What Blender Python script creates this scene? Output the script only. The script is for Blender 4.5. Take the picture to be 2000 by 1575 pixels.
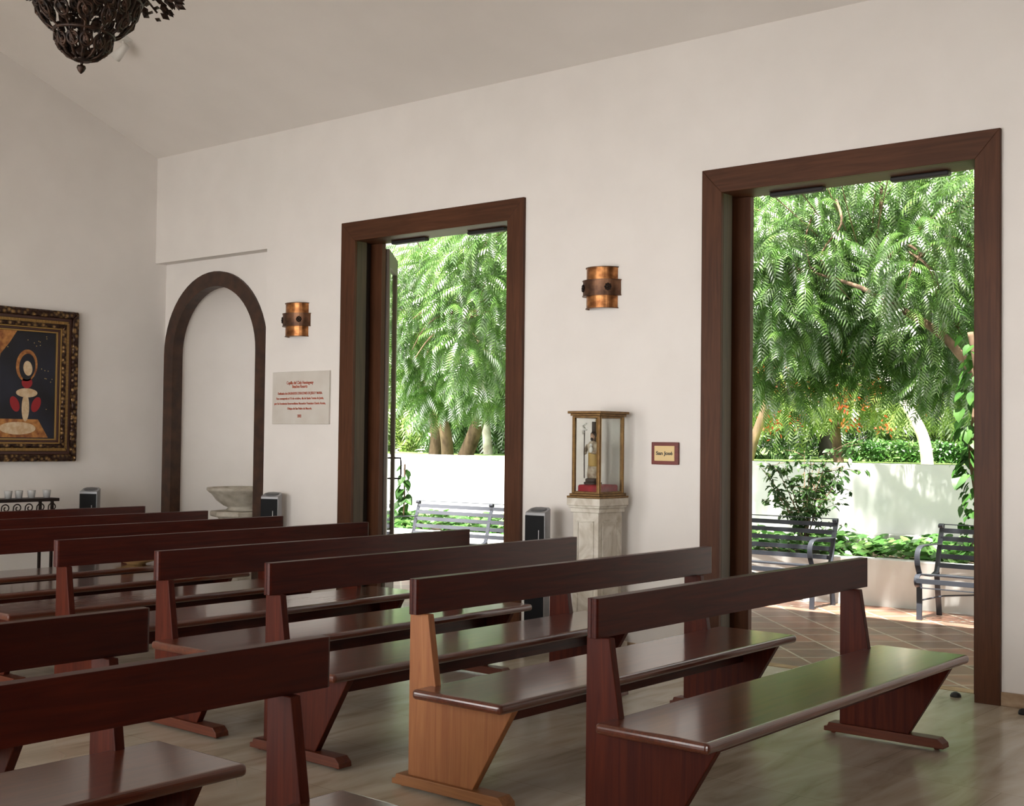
import bpy, math, random
import numpy as np
from mathutils import Vector, Matrix
PI = math.pi
S = bpy.context.scene
for o in list(bpy.data.objects): bpy.data.objects.remove(o)
C = S.collection

# ------------------------------------------------------------------ camera
YAW, PITCH, ROLL, FPX = 0.87960, 0.02900, 0.01130, 2485.5
fw = Vector((-math.cos(YAW)*math.cos(PITCH), math.sin(YAW)*math.cos(PITCH), math.sin(PITCH)))
rt = fw.cross(Vector((0, 0, 1))).normalized(); up = rt.cross(fw)
r2 = rt*math.cos(ROLL)+up*math.sin(ROLL); u2 = up*math.cos(ROLL)-rt*math.sin(ROLL)
cam_data = bpy.data.cameras.new('camera'); cam = bpy.data.objects.new('camera', cam_data); C.objects.link(cam)
cam_data.sensor_width = 36; cam_data.sensor_fit = 'HORIZONTAL'; cam_data.lens = FPX/2000*36
cam_data.clip_end = 300; cam_data.clip_start = .05
cam.matrix_world = Matrix(((r2.x, u2.x, -fw.x, 0), (r2.y, u2.y, -fw.y, -7.1608), (r2.z, u2.z, -fw.z, 1.43), (0, 0, 0, 1)))
S.camera = cam
# ------------------------------------------------------------------ world, sun, exposure
S.view_settings.view_transform = 'Standard'; S.view_settings.look = 'None'
S.view_settings.gamma = 1; S.view_settings.use_curve_mapping = False
S.view_settings.exposure = 0.15
W = bpy.data.worlds.new('sky'); S.world = W; W.use_nodes = True
wn, wl = W.node_tree.nodes, W.node_tree.links; wn.clear()
wo = wn.new('ShaderNodeOutputWorld'); bg = wn.new('ShaderNodeBackground')
tc = wn.new('ShaderNodeTexCoord'); sep = wn.new('ShaderNodeSeparateXYZ')
# pale sky, plus a low -y glow added to light the interior
SKY, GLOW = 1.0, 11.8
def wmath(op, a, b=None, clamp=False):
    m = wn.new('ShaderNodeMath'); m.operation = op; m.use_clamp = clamp
    for k, q in ((0, a), (1, b)):
        if q is None: continue
        if isinstance(q, (int, float)): m.inputs[k].default_value = q
        else: wl.new(q, m.inputs[k])
    return m.outputs[0]
wl.new(tc.outputs['Generated'], sep.inputs[0])
side = wmath('MULTIPLY', sep.outputs['Y'], -1.0, True)
low = wmath('SUBTRACT', 1.0, wmath('MULTIPLY', wmath('ABSOLUTE', sep.outputs['Z']), 1.7), True)
wl.new(wmath('ADD', SKY, wmath('MULTIPLY', GLOW, wmath('MULTIPLY', side, low))), bg.inputs['Strength']); bg.inputs['Color'].default_value = (1.0, .98, .955, 1)
wl.new(bg.outputs[0], wo.inputs['Surface'])
sun_d = bpy.data.lights.new('sun', 'SUN'); sun = bpy.data.objects.new('sun', sun_d); C.objects.link(sun)
sun_d.energy = 26.0; sun_d.angle = math.radians(.9); sun_d.color = (1, .95, .86)
sd = Vector((-.10, .36, -1.0)).normalized()      # the way the sunlight travels
sun.rotation_euler = sd.to_track_quat('-Z', 'Y').to_euler()

# ------------------------------------------------------------------ materials
def mat(name, col, rough=.6, metal=0, coat=0, spec=.5, build=None):
    m = bpy.data.materials.new(name); m.use_nodes = True
    n, l = m.node_tree.nodes, m.node_tree.links; b = n['Principled BSDF']
    b.inputs['Base Color'].default_value = (*col, 1); b.inputs['Roughness'].default_value = rough
    b.inputs['Metallic'].default_value = metal; b.inputs['Coat Weight'].default_value = coat
    b.inputs['Specular IOR Level'].default_value = spec; b.inputs['Coat Roughness'].default_value = .15
    if build: build(n, l, b)
    return m
def noise(n, l, scale, detail=4, mapping=None, dist=0, coord='Object'):
    t = n.new('ShaderNodeTexCoord'); x = n.new('ShaderNodeTexNoise')
    x.inputs['Scale'].default_value = scale; x.inputs['Detail'].default_value = detail; x.inputs['Distortion'].default_value = dist
    mp = n.new('ShaderNodeMapping'); l.new(t.outputs[coord], mp.inputs[0]); l.new(mp.outputs[0], x.inputs['Vector'])
    if mapping: mp.inputs['Scale'].default_value = mapping
    return x
def ramp(n, l, src, stops):
    r = n.new('ShaderNodeValToRGB'); e = r.color_ramp.elements
    while len(e) < len(stops): e.new(.5)
    for el, (p, c) in zip(e, stops): el.position = p; el.color = (*c, 1)
    l.new(src, r.inputs[0]); return r
def bump(n, l, b, src, s, d=.01):
    k = n.new('ShaderNodeBump'); k.inputs['Strength'].default_value = s; k.inputs['Distance'].default_value = d
    l.new(src, k.inputs['Height']); l.new(k.outputs[0], b.inputs['Normal'])
def two(c0, c1, scale, mapping=None, detail=5, lo=.35, hi=.65, bs=0, bd=.005, dist=0):
    def f(n, l, b):
        x = noise(n, l, scale, detail, mapping, dist)
        l.new(ramp(n, l, x.outputs[0], [(lo, c0), (hi, c1)]).outputs[0], b.inputs['Base Color'])
        if bs: bump(n, l, b, x.outputs[0], bs, bd)
    return f
def wood(c0, c1, axis, s=1):
    mp = {'x': (1.2, 22, 22), 'y': (22, 1.2, 22), 'z': (22, 22, 1.2)}[axis]
    def f(n, l, b):
        x = noise(n, l, 1.6*s, 7, mp, 1.2); y = noise(n, l, 1.1, 3)
        r = ramp(n, l, x.outputs[0], [(.3, c0), (.72, c1)])
        mx = n.new('ShaderNodeMix'); mx.data_type = 'RGBA'; mx.blend_type = 'MULTIPLY'; mx.inputs[0].default_value = .6
        r3 = ramp(n, l, y.outputs[0], [(.3, (.55, .55, .55)), (.7, (1.15, 1.1, 1.05))])
        l.new(r.outputs[0], mx.inputs[6]); l.new(r3.outputs[0], mx.inputs[7]); l.new(mx.outputs[2], b.inputs['Base Color'])
        bump(n, l, b, x.outputs[0], .05, .002)
    return f
DK, LT = (.030, .0028, .0014), (.072, .0095, .0034)
pew_y = mat('pew_wood', DK, .40, coat=.0, spec=.22, build=wood(DK, LT, 'y'))
pew_s = mat('pew_seat_wood', DK, .30, coat=1.0, spec=.3, build=wood((.060, .011, .0045), (.13, .030, .011), 'y'))
pew_s.node_tree.nodes['Principled BSDF'].inputs['Coat IOR'].default_value = 1.52; pew_s.node_tree.nodes['Principled BSDF'].inputs['Coat Roughness'].default_value = .13
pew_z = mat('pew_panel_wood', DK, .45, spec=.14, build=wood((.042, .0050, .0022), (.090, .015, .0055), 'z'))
pew_zl = mat('pew_lit_panel_wood', DK, .45, spec=.3, build=wood((.27, .095, .034), (.38, .155, .056), 'z'))  # light on the second pew's end, put into the wood colour
pew_x = mat('pew_foot_wood', DK, .45, spec=.3, build=wood((.075, .014, .005), (.14, .034, .012), 'x'))
pew_xl = mat('pew_lit_foot_wood', DK, .45, spec=.3, build=wood((.24, .095, .035), (.34, .15, .055), 'x'))
tr_x = mat('door_wood_long', DK, .5, spec=.22, build=wood((.058, .020, .0085), (.098, .037, .016), 'x'))
tr_z = mat('door_wood', DK, .5, spec=.22, build=wood((.058, .020, .0085), (.098, .037, .016), 'z'))
jamb_m = mat('jamb_wood', DK, .6, build=wood((.04, .028, .014), (.075, .05, .025), 'z'))
leaf_door = mat('leaf_wood', DK, .5, build=wood((.05, .035, .02), (.09, .06, .035), 'z'))
plaster = mat('plaster', (.74, .70, .655), .9, spec=.2, build=two((.755, .715, .675), (.785, .745, .705), 3, bs=.08, bd=.01))
ceil_m = mat('ceiling_plaster', (.74, .70, .655), .9, spec=.2, build=two((.79, .745, .70), (.82, .775, .73), 2, bs=.04, bd=.01))
def trav(n, l, b):
    x = noise(n, l, 1.0, 8, (7, 1.4, 1), 1.0); y = noise(n, l, .6, 3)
    r = ramp(n, l, x.outputs[0], [(.25, (.30, .235, .165)), (.47, (.46, .395, .31)), (.7, (.56, .50, .41))])
    t = n.new('ShaderNodeTexCoord'); bk = n.new('ShaderNodeTexBrick'); l.new(t.outputs['Object'], bk.inputs['Vector'])
    for k, v in (('Scale', 1.0), ('Brick Width', 1.2), ('Row Height', .6), ('Mortar Size', .0015)): bk.inputs[k].default_value = v
    bk.inputs['Color1'].default_value = (1, 1, 1, 1); bk.inputs['Color2'].default_value = (.9, .9, .9, 1); bk.inputs['Mortar'].default_value = (.6, .58, .55, 1)
    mx = n.new('ShaderNodeMix'); mx.data_type = 'RGBA'; mx.blend_type = 'MULTIPLY'; mx.inputs[0].default_value = 1
    l.new(r.outputs[0], mx.inputs[6]); l.new(bk.outputs[0], mx.inputs[7]); l.new(mx.outputs[2], b.inputs['Base Color'])
    r2_ = ramp(n, l, y.outputs[0], [(.3, (.16, .16, .16)), (.7, (.30, .30, .30))]); l.new(r2_.outputs[0], b.inputs['Roughness'])
trav_m = mat('travertine', (.45, .4, .33), .22, spec=.5, build=trav)
base_m = mat('travertine_base', (.4, .3, .2), .4, build=two((.30, .19, .11), (.50, .38, .26), 6, (1, 1, 2)))
sill_m = mat('ochre_sill', (.3, .2, .1), .6, build=two((.26, .16, .07), (.38, .25, .12), 8))
def terra(n, l, b):
    t = n.new('ShaderNodeTexCoord'); mp = n.new('ShaderNodeMapping'); mp.inputs['Rotation'].default_value = (0, 0, PI/4)
    bk = n.new('ShaderNodeTexBrick'); l.new(t.outputs['Object'], mp.inputs[0]); l.new(mp.outputs[0], bk.inputs['Vector'])
    bk.offset = 0
    for k, v in (('Scale', 1.0), ('Brick Width', .33), ('Row Height', .33), ('Mortar Size', .010)): bk.inputs[k].default_value = v
    bk.inputs['Color1'].default_value = (.25, .125, .085, 1); bk.inputs['Color2'].default_value = (.165, .10, .075, 1)
    bk.inputs['Mortar'].default_value = (.40, .36, .30, 1); bk.inputs['Mortar Smooth'].default_value = .3
    x = noise(n, l, 5, 6); r = ramp(n, l, x.outputs[0], [(.3, (.75, .8, .8)), (.7, (1.25, 1.15, 1.1))])
    mx = n.new('ShaderNodeMix'); mx.data_type = 'RGBA'; mx.blend_type = 'MULTIPLY'; mx.inputs[0].default_value = 1
    l.new(bk.outputs[0], mx.inputs[6]); l.new(r.outputs[0], mx.inputs[7]); l.new(mx.outputs[2], b.inputs['Base Color'])
    bump(n, l, b, x.outputs[0], .2, .006)
terra_m = mat('terracotta', (.25, .12, .07), .38, build=terra)
gwall_m = mat('garden_wall_paint', (.72, .74, .74), .85, spec=.2, build=two((.70, .72, .72), (.76, .77, .76), 4, bs=.1))
planter_m = mat('planter_paint', (.70, .66, .60), .85, spec=.2, build=two((.60, .605, .60), (.66, .665, .66), 3, bs=.1))
soil_m = mat('soil', (.05, .035, .02), .95, build=two((.03, .02, .012), (.08, .055, .03), 20, bs=.5))
lawn_m = mat('lawn', (.16, .28, .06), .9, build=two((.10, .20, .04), (.26, .40, .10), 12, bs=.5))
marble = mat('marble', (.6, .56, .48), .4, build=two((.42, .36, .27), (.68, .64, .56), 5, detail=9, lo=.3, hi=.6, dist=2))
font_m = mat('font_stone', (.5, .47, .4), .6, build=two((.36, .32, .25), (.58, .54, .46), 9, detail=8, bs=.2))
plaque_m = mat('plaque_marble', (.62, .58, .52), .45, build=two((.57, .525, .465), (.62, .585, .53), 5, detail=6))
copper = mat('copper', (.45, .2, .08), .32, .9, build=two((.22, .085, .03), (.60, .27, .10), 14, (1, 1, 1.4), lo=.38, hi=.66))
copper_dk = mat('aged_copper', (.12, .06, .04), .4, .8, build=two((.07, .035, .022), (.20, .10, .055), 12))
dark_iron = mat('wrought_iron', (.02, .012, .01), .45, .7)
rust = mat('bronze_iron', (.05, .022, .012), .5, .5, build=two((.008, .004, .003), (.050, .022, .011), 30))
bench_m = mat('bench_paint', (.05, .055, .07), .28, .3, spec=.6)
black_m = mat('black_plastic', (.008, .008, .009), .55, spec=.12)
blackb_m = mat('black_rubber', (.012, .01, .01), .6)
silver_m = mat('silver_plastic', (.30, .30, .31), .4, .3)
grey_m = mat('grey_panel', (.09, .09, .095), .35)
led_m = mat('pale_strip', (.5, .5, .5), .4)
gold = mat('gold_leaf', (.42, .26, .09), .4, .75, build=two((.13, .07, .028), (.27, .16, .06), 30, lo=.3, hi=.8))
gold_bead = mat('gold_bead', (.42, .26, .09), .38, .75)
def carved(n, l, b):
    t = n.new('ShaderNodeTexCoord'); v = n.new('ShaderNodeTexVoronoi'); v.inputs['Scale'].default_value = 26
    l.new(t.outputs['Object'], v.inputs['Vector'])
    l.new(ramp(n, l, v.outputs['Distance'], [(.12, (.34, .20, .075)), (.55, (.035, .014, .008))]).outputs[0], b.inputs['Base Color'])
    bump(n, l, b, v.outputs['Distance'], 1.0, .02)
carved_m = mat('carved_gilt', (.2, .1, .04), .42, .55, build=carved)
frame_dk = mat('frame_dark', (.05, .015, .01), .4)
frame_br = mat('frame_ribbed', (.14, .07, .03), .45, .4)
canvas_m = mat('canvas', (.006, .007, .014), .5, build=two((.004, .004, .008), (.012, .014, .028), 3))
p_och = mat('paint_ochre', (.38, .14, .035), .6, build=two((.22, .07, .02), (.50, .22, .06), 22))
p_crm = mat('paint_cream', (.62, .46, .28), .6, build=two((.55, .36, .2), (.68, .54, .36), 25))
p_red = mat('paint_red', (.30, .015, .02), .6)
p_gold = mat('paint_gold', (.60, .40, .14), .6)
text_red = mat('letter_red', (.42, .07, .025), .6)
text_blk = mat('letter_black', (.012, .012, .012), .5)
sign_wood = mat('sign_wood', (.16, .018, .012), .3, build=wood((.11, .012, .008), (.2, .025, .014), 'x'))
brass = mat('brass_plate', (.60, .44, .22), .45, .35)
velvet = mat('red_velvet', (.30, .006, .016), .7, build=two((.22, .004, .012), (.36, .008, .02), 25))
robe_m = mat('statue_robe', (.45, .38, .28), .6, build=two((.22, .15, .10), (.60, .52, .40), 22))
ochre_rb = mat('statue_tunic', (.42, .27, .08), .6)
skin_m = mat('statue_skin', (.42, .26, .18), .5)
hair_m = mat('statue_hair', (.03, .015, .01), .6)
white_m = mat('white_fitting', (.68, .66, .62), .5)
lily_m = mat('lily_white', (.75, .74, .70), .6)
tray_m = mat('tray_wood', (.55, .34, .14), .5, build=wood((.48, .29, .11), (.62, .40, .18), 'x'))
def glassy(name, rough=.0, tint=(1, 1, 1), refl=.10):
    m = bpy.data.materials.new(name); m.use_nodes = True; n, l = m.node_tree.nodes, m.node_tree.links; n.clear()
    o = n.new('ShaderNodeOutputMaterial'); t = n.new('ShaderNodeBsdfTransparent'); g = n.new('ShaderNodeBsdfGlossy')
    g.inputs['Roughness'].default_value = rough; t.inputs['Color'].default_value = (*tint, 1)
    lw = n.new('ShaderNodeLayerWeight'); lw.inputs[0].default_value = .5; x = n.new('ShaderNodeMixShader')
    pw = n.new('ShaderNodeMath'); pw.operation = 'POWER'; pw.inputs[1].default_value = 4; l.new(lw.outputs['Facing'], pw.inputs[0])
    f = n.new('ShaderNodeMath'); f.operation = 'MULTIPLY_ADD'; f.inputs[1].default_value = .5; f.inputs[2].default_value = .03; l.new(pw.outputs[0], f.inputs[0])
    l.new(f.outputs[0], x.inputs[0]); l.new(t.outputs[0], x.inputs[1]); l.new(g.outputs[0], x.inputs[2]); l.new(x.outputs[0], o.inputs[0]); return m
pane_m = glassy('clear_pane', .0, (.97, .98, .97))
cup_m = mat('frosted_glass', (.80, .80, .78), .25); cup_m.node_tree.nodes['Principled BSDF'].inputs['Transmission Weight'].default_value = .55
def leafmat(name, c0, c1, c2, trans=.34, rough=.30, gl=.16):
    m = bpy.data.materials.new(name); m.use_nodes = True; n, l = m.node_tree.nodes, m.node_tree.links; n.clear()
    o = n.new('ShaderNodeOutputMaterial'); d = n.new('ShaderNodeBsdfDiffuse'); t = n.new('ShaderNodeBsdfTranslucent'); g = n.new('ShaderNodeBsdfGlossy')
    ge = n.new('ShaderNodeNewGeometry'); x = noise(n, l, 4.5, 2); r = ramp(n, l, x.outputs[0], [(.32, c0), (.5, c1), (.68, c2)])
    r3 = ramp(n, l, ge.outputs['Random Per Island'], [(0, (.85, .9, .85)), (1, (1.15, 1.1, 1.1))])
    mx = n.new('ShaderNodeMix'); mx.data_type = 'RGBA'; mx.blend_type = 'MULTIPLY'; mx.inputs[0].default_value = 1
    l.new(r.outputs[0], mx.inputs[6]); l.new(r3.outputs[0], mx.inputs[7])
    l.new(mx.outputs[2], d.inputs[0]); l.new(mx.outputs[2], t.inputs[0]); g.inputs['Roughness'].default_value = rough
    a = n.new('ShaderNodeMixShader'); a.inputs[0].default_value = trans; l.new(d.outputs[0], a.inputs[1]); l.new(t.outputs[0], a.inputs[2])
    b = n.new('ShaderNodeMixShader'); b.inputs[0].default_value = gl; l.new(a.outputs[0], b.inputs[1]); l.new(g.outputs[0], b.inputs[2])
    l.new(b.outputs[0], o.inputs[0]); return m
leaf_near = leafmat('pinnate_leaf', (.040, .110, .018), (.085, .195, .032), (.165, .30, .065))
leaf_far = leafmat('distant_leaf', (.055, .14, .035), (.12, .25, .065), (.25, .40, .15))
leaf_yel = leafmat('yellow_green_leaf', (.16, .28, .045), (.28, .42, .09), (.42, .55, .18))
leaf_shrub = leafmat('shrub_leaf', (.018, .05, .012), (.035, .085, .02), (.065, .13, .03), .25, .4, .05)
leaf_vine = leafmat('vine_leaf', (.022, .075, .012), (.04, .12, .02), (.075, .18, .035), .25, .5, .035)
leaf_cov = leafmat('cover_leaf', (.03, .10, .018), (.065, .19, .035), (.17, .30, .09), .3)
flower_m = leafmat('orange_flower', (.80, .08, .02), (.85, .14, .04), (.9, .25, .08), .3)
bark_br = mat('brown_bark', (.17, .11, .07), .9, build=two((.09, .055, .035), (.26, .17, .11), 9, (1, 1, .4), bs=.6, bd=.02))
bark_wh = mat('pale_bark', (.5, .46, .42), .8, build=two((.36, .31, .27), (.70, .67, .63), 5, bs=.3, bd=.02))

# ------------------------------------------------------------------ mesh helpers
def tag(o, label=None, cat=None, group=None, kind=None):
    if label: o['label'] = label
    if cat: o['category'] = cat
    if group: o['group'] = group
    if kind: o['kind'] = kind
    return o
def empty(name, loc=(0, 0, 0), rz=0, **k):
    o = bpy.data.objects.new(name, None); C.objects.link(o); o.location = loc; o.rotation_euler = (0, 0, rz)
    o.empty_display_size = .1; return tag(o, **k)
class MB:
    def __init__(s): s.v = []; s.f = []
    def add(s, vs, fs):
        b = len(s.v); s.v += [tuple(q) for q in vs]; s.f += [tuple(i+b for i in f) for f in fs]; return s
    def box(s, x0, x1, y0, y1, z0, z1):
        return s.add([(x, y, z) for z in (z0, z1) for y in (y0, y1) for x in (x0, x1)],
                     [(0, 2, 3, 1), (4, 5, 7, 6), (0, 1, 5, 4), (2, 6, 7, 3), (0, 4, 6, 2), (1, 3, 7, 5)])
    def prism(s, poly, axis, a0, a1):
        n = len(poly)
        f = {'x': lambda p, a: (a, p[0], p[1]), 'y': lambda p, a: (p[0], a, p[1]), 'z': lambda p, a: (p[0], p[1], a)}[axis]
        return s.add([f(p, a) for a in (a0, a1) for p in poly],
                     [tuple(range(n))[::-1], tuple(range(n, 2*n))] + [(i, (i+1) % n, (i+1) % n+n, i+n) for i in range(n)])
    def lathe(s, prof, c=(0, 0), n=24, sx=1, sy=1, off=None):
        vs = []; fs = []; m = len(prof)
        for i, (r, z) in enumerate(prof):
            ox, oy = off(z) if off else (0, 0)
            for k in range(n):
                a = 2*PI*k/n; vs.append((c[0]+ox+sx*r*math.cos(a), c[1]+oy+sy*r*math.sin(a), z))
        for i in range(m-1):
            for k in range(n): fs.append((i*n+k, i*n+(k+1) % n, (i+1)*n+(k+1) % n, (i+1)*n+k))
        fs.append(tuple(range(n))[::-1]); fs.append(tuple((m-1)*n+k for k in range(n)))
        return s.add(vs, fs)
    def tube(s, pts, r, n=8):
        pts = [Vector(p) for p in pts]; m = len(pts); rs = r if isinstance(r, (list, tuple)) else [r]*m
        vs = []; fs = []; nrm = None
        for i, p in enumerate(pts):
            t = (pts[min(i+1, m-1)]-pts[max(i-1, 0)]).normalized()
            if nrm is None: nrm = t.orthogonal().normalized()
            nrm = (nrm-t*nrm.dot(t)).normalized(); bn = t.cross(nrm)
            for k in range(n):
                a = 2*PI*k/n; vs.append(p+(nrm*math.cos(a)+bn*math.sin(a))*rs[i])
        for i in range(m-1):
            for k in range(n): fs.append((i*n+k, i*n+(k+1) % n, (i+1)*n+(k+1) % n, (i+1)*n+k))
        fs.append(tuple(range(n))[::-1]); fs.append(tuple((m-1)*n+k for k in range(n)))
        return s.add(vs, fs)
    def strap(s, pts, side, w, t):       # flat bar swept along pts; side = width direction
        pts = [Vector(p) for p in pts]; side = Vector(side).normalized(); m = len(pts); vs = []; fs = []
        for i, p in enumerate(pts):
            tg = (pts[min(i+1, m-1)]-pts[max(i-1, 0)]).normalized(); nn = tg.cross(side).normalized()
            for a, b in ((-1, -1), (1, -1), (1, 1), (-1, 1)): vs.append(p+side*(a*w/2)+nn*(b*t/2))
        for i in range(m-1):
            for k in range(4): fs.append((i*4+k, i*4+(k+1) % 4, (i+1)*4+(k+1) % 4, (i+1)*4+k))
        fs += [(3, 2, 1, 0), tuple((m-1)*4+k for k in range(4))]
        return s.add(vs, fs)
    def ell(s, c, r, n=14, m=9):
        vs = []; fs = []
        for i in range(m+1):
            th = PI*i/m
            for k in range(n):
                a = 2*PI*k/n; q = max(math.sin(th), .02)
                vs.append((c[0]+r[0]*q*math.cos(a), c[1]+r[1]*q*math.sin(a), c[2]-r[2]*math.cos(th)))
        for i in range(m):
            for k in range(n): fs.append((i*n+k, i*n+(k+1) % n, (i+1)*n+(k+1) % n, (i+1)*n+k))
        fs.append(tuple(range(n))[::-1]); fs.append(tuple(m*n+k for k in range(n)))
        return s.add(vs, fs)
    def arcshell(s, c, r, t, z0, z1, a0, a1, n=24, sy=1):
        vs = []; fs = []
        for k in range(n+1):
            a = a0+(a1-a0)*k/n
            for rr, z in ((r, z0), (r, z1), (r-t, z1), (r-t, z0)): vs.append((c[0]+rr*math.cos(a), c[1]+sy*rr*math.sin(a), z))
        for k in range(n):
            for j in range(4): fs.append((k*4+j, (k+1)*4+j, (k+1)*4+(j+1) % 4, k*4+(j+1) % 4))
        fs += [(0, 1, 2, 3), tuple(n*4+j for j in (3, 2, 1, 0))]
        return s.add(vs, fs)
    def build(s, name, m, parent=None, bevel=0, smooth=False, seg=2, **k):
        me = bpy.data.meshes.new(name); me.from_pydata(s.v, [], s.f)
        me.materials.append(m)
        import bmesh
        bm = bmesh.new(); bm.from_mesh(me); bmesh.ops.recalc_face_normals(bm, faces=bm.faces); bm.to_mesh(me); bm.free()
        o = bpy.data.objects.new(name, me); C.objects.link(o)
        if smooth:
            for p in me.polygons: p.use_smooth = True
        if bevel:
            b = o.modifiers.new('bevel', 'BEVEL'); b.width = bevel; b.segments = seg; b.limit_method = 'ANGLE'; b.angle_limit = math.radians(35)
        if parent: o.parent = parent
        return tag(o, **k)
def children(o): return [c for c in bpy.data.objects if c.parent == o]
def copy_tree(o, parent=None):
    c = o.copy(); C.objects.link(c)
    if parent: c.parent = parent
    for ch in children(o): copy_tree(ch, c)
    return c
def spiral(c, r0, turns, a0, sgn=1, n=26, inner=.15):
    out = []
    for i in range(n+1):
        t = i/n; r = r0*(1-(1-inner)*t); a = a0+sgn*turns*2*PI*t
        out.append((c[0]+r*math.cos(a), c[1]+r*math.sin(a)))
    return out

# ------------------------------------------------------------------ setting
XB, XF, YW, ZC, SL = -10.365, 3.2, -8.06, 4.086, .40
YR = YW/2; ZR = ZC+SL*(-YR)
ST = dict(kind='structure')
RD = (-4.17, -2.543); MD = (-7.583, -5.968); ZD = 3.04
XN, ZN = -8.72, 3.076
fl = MB(); fl.box(XB, XF, YW-.22, .22, -.12, 0); fl.build('floor', trav_m, **ST)
w = MB()
xs = [XN, MD[0]-.08, MD[1]+.08, RD[0]-.08, RD[1]+.08, XF]
w.box(XB-.2, XN, 0, .22, ZN, ZC); w.box(xs[0], xs[1], 0, .22, 0, ZC); w.box(xs[2], xs[3], 0, .22, 0, ZC); w.box(xs[4], xs[5], 0, .22, 0, ZC)
w.box(xs[1], xs[2], 0, .22, ZD+.02, ZC); w.box(xs[3], xs[4], 0, .22, ZD+.02, ZC)
w.build('wall_right', plaster, **ST)
# recessed panel with an arched opening, alcove behind it
def arch_pts(cx, rad, zs, n=28, z0=0):
    return [(cx+rad, z0)] + [(cx+rad*math.cos(PI*i/n), zs+rad*math.sin(PI*i/n)) for i in range(n+1)] + [(cx-rad, z0)]
AC, AZ, AO, AI = -9.59, 2.205, .750, .612
def arch_wall(mb, x0, x1, z1, pts, y0, y1):
    # strips from the arch outline out to the rectangle x0..x1, 0..z1
    n = len(pts); out = []
    for (x, z) in pts:
        dx, dz = x-AC, z-AZ
        if dz <= 0: out.append((x1 if dx > 0 else x0, z)); continue
        t = min(((x1-AC)/dx if dx > 1e-6 else 1e9), ((x0-AC)/dx if dx < -1e-6 else 1e9), (z1-AZ)/dz)
        out.append((AC+dx*t, AZ+dz*t))
    for i in range(n-1):
        q = [pts[i], out[i], out[i+1], pts[i+1]]
        mb.prism(q, 'y', y0, y1)
    for sx in (x0, x1):   # corner fillers
        c = [(p, q) for p, q in zip(out[:-1], out[1:]) if (abs(p[0]-sx) < 1e-6) != (abs(q[0]-sx) < 1e-6) and max(p[1], q[1]) > AZ]
        for p, q in c: mb.prism([p, (sx, z1), q], 'y', y0, y1)
aw = MB(); arch_wall(aw, XB, XN, ZN+.02, arch_pts(AC, AI+.02, AZ), .122, .20); aw.build('wall_niche', plaster, **ST)
al = MB(); RA = AI+.022; prof_a = [(RA, 0), (RA, .7), (RA, 1.5), (RA, AZ)]+[(RA*math.cos(PI/2*k/12), AZ+RA*math.sin(PI/2*k/12)) for k in range(1, 13)]
def apse(off):
    n_ = 24; out = []
    for r, z in prof_a:
        r_, z_ = (r+off, z) if z <= AZ else (r*(RA+off)/RA, AZ+(z-AZ)*(RA+off)/RA)
        out.append([(AC+max(r_, .0005)*math.cos(PI*k/n_), .20+max(r_, .0005)*math.sin(PI*k/n_), z_) for k in range(n_+1)])
    return out
for G in (apse(0), apse(.08)):
    al.add([p for row in G for p in row], [(a*25+k, a*25+k+1, (a+1)*25+k+1, (a+1)*25+k) for a in range(len(G)-1) for k in range(24)])
al.build('wall_alcove', plaster, smooth=True, **ST)
MB().box(AC-AI-.1, AC+AI+.1, .2, .92, -.1, 0.0).build('floor_alcove', trav_m, **ST)
tm = MB(); po = arch_pts(AC, AO, AZ); pi_ = arch_pts(AC, AI, AZ)
for i in range(len(po)-1): tm.prism([pi_[i], po[i], po[i+1], pi_[i+1]], 'y', .095, .122)
po2 = arch_pts(AC, AI+.018, AZ)
for i in range(len(po)-1): tm.prism([pi_[i], po2[i], po2[i+1], pi_[i+1]], 'y', .122, .21)
tm.build('trim_1', mat('arch_wood', DK, .5, build=two((.028, .012, .007), (.060, .026, .013), 10, (1, 1, 1))), **ST)
# back wall, opposite wall, front wall, ceiling
bw = MB(); bw.prism([(YW-.22, 0), (.22, 0), (.22, ZC), (0, ZC), (YR, ZR), (YW, ZC), (YW-.22, ZC)], 'x', XB-.2, XB); bw.build('wall_back', plaster, **ST)
ow = MB(); oxs = [XB, -8.3, -6.3, -5.5, -3.2, .4, 2.4, XF]  # openings on this unseen side are invented to let daylight in
for i in range(0, len(oxs)-1, 2): ow.box(oxs[i], oxs[i+1], YW-.22, YW, 0, ZC)
for i in range(1, len(oxs)-1, 2): ow.box(oxs[i], oxs[i+1], YW-.22, YW, ZD, ZC)
ow.build('wall_left', plaster, **ST)
fw_ = MB(); fw_.box(XF, XF+.2, YW-.22, .22, 0, 3.0)
fw_.prism([(YW-.22, 3.0), (.22, 3.0), (.22, ZC), (0, ZC), (YR, ZR), (YW, ZC), (YW-.22, ZC)], 'x', XF, XF+.2); fw_.build('wall_front', mat('unseen_dark_panelling', (.10, .04, .02), .6, build=wood((.07, .028, .014), (.13, .055, .025), 'z')), **ST)  # unseen dark panelling, invented to dim reflections on the pew backs
ce = MB()
ce.prism([(0, ZC), (YR, ZR), (YW, ZC), (YW-.22, ZC), (YW-.22, ZC+.3), (YR, ZR+.3), (1.35, ZC+.3-1.35*.05), (1.35, ZC-1.35*.05-.02), (.22, ZC)], 'x', XB-.2, XF+.2)
ce.build('ceiling', ceil_m, **ST)
MB().box(RD[1]+.141, XF, -.018, 0, 0, .075).build('baseboard_right', base_m, bevel=.003, **ST)
MB().box(MD[1]+.155, RD[0]-.146, -.018, 0, 0, .075).build('baseboard_middle', base_m, bevel=.003, **ST)
MB().box(XN, MD[0]-.163, -.018, 0, 0, .075).build('baseboard_left', base_m, bevel=.003, **ST)
MB().box(XB, XB+.018, YW, 0, 0, .075).build('baseboard_back', base_m, bevel=.003, **ST)
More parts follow.
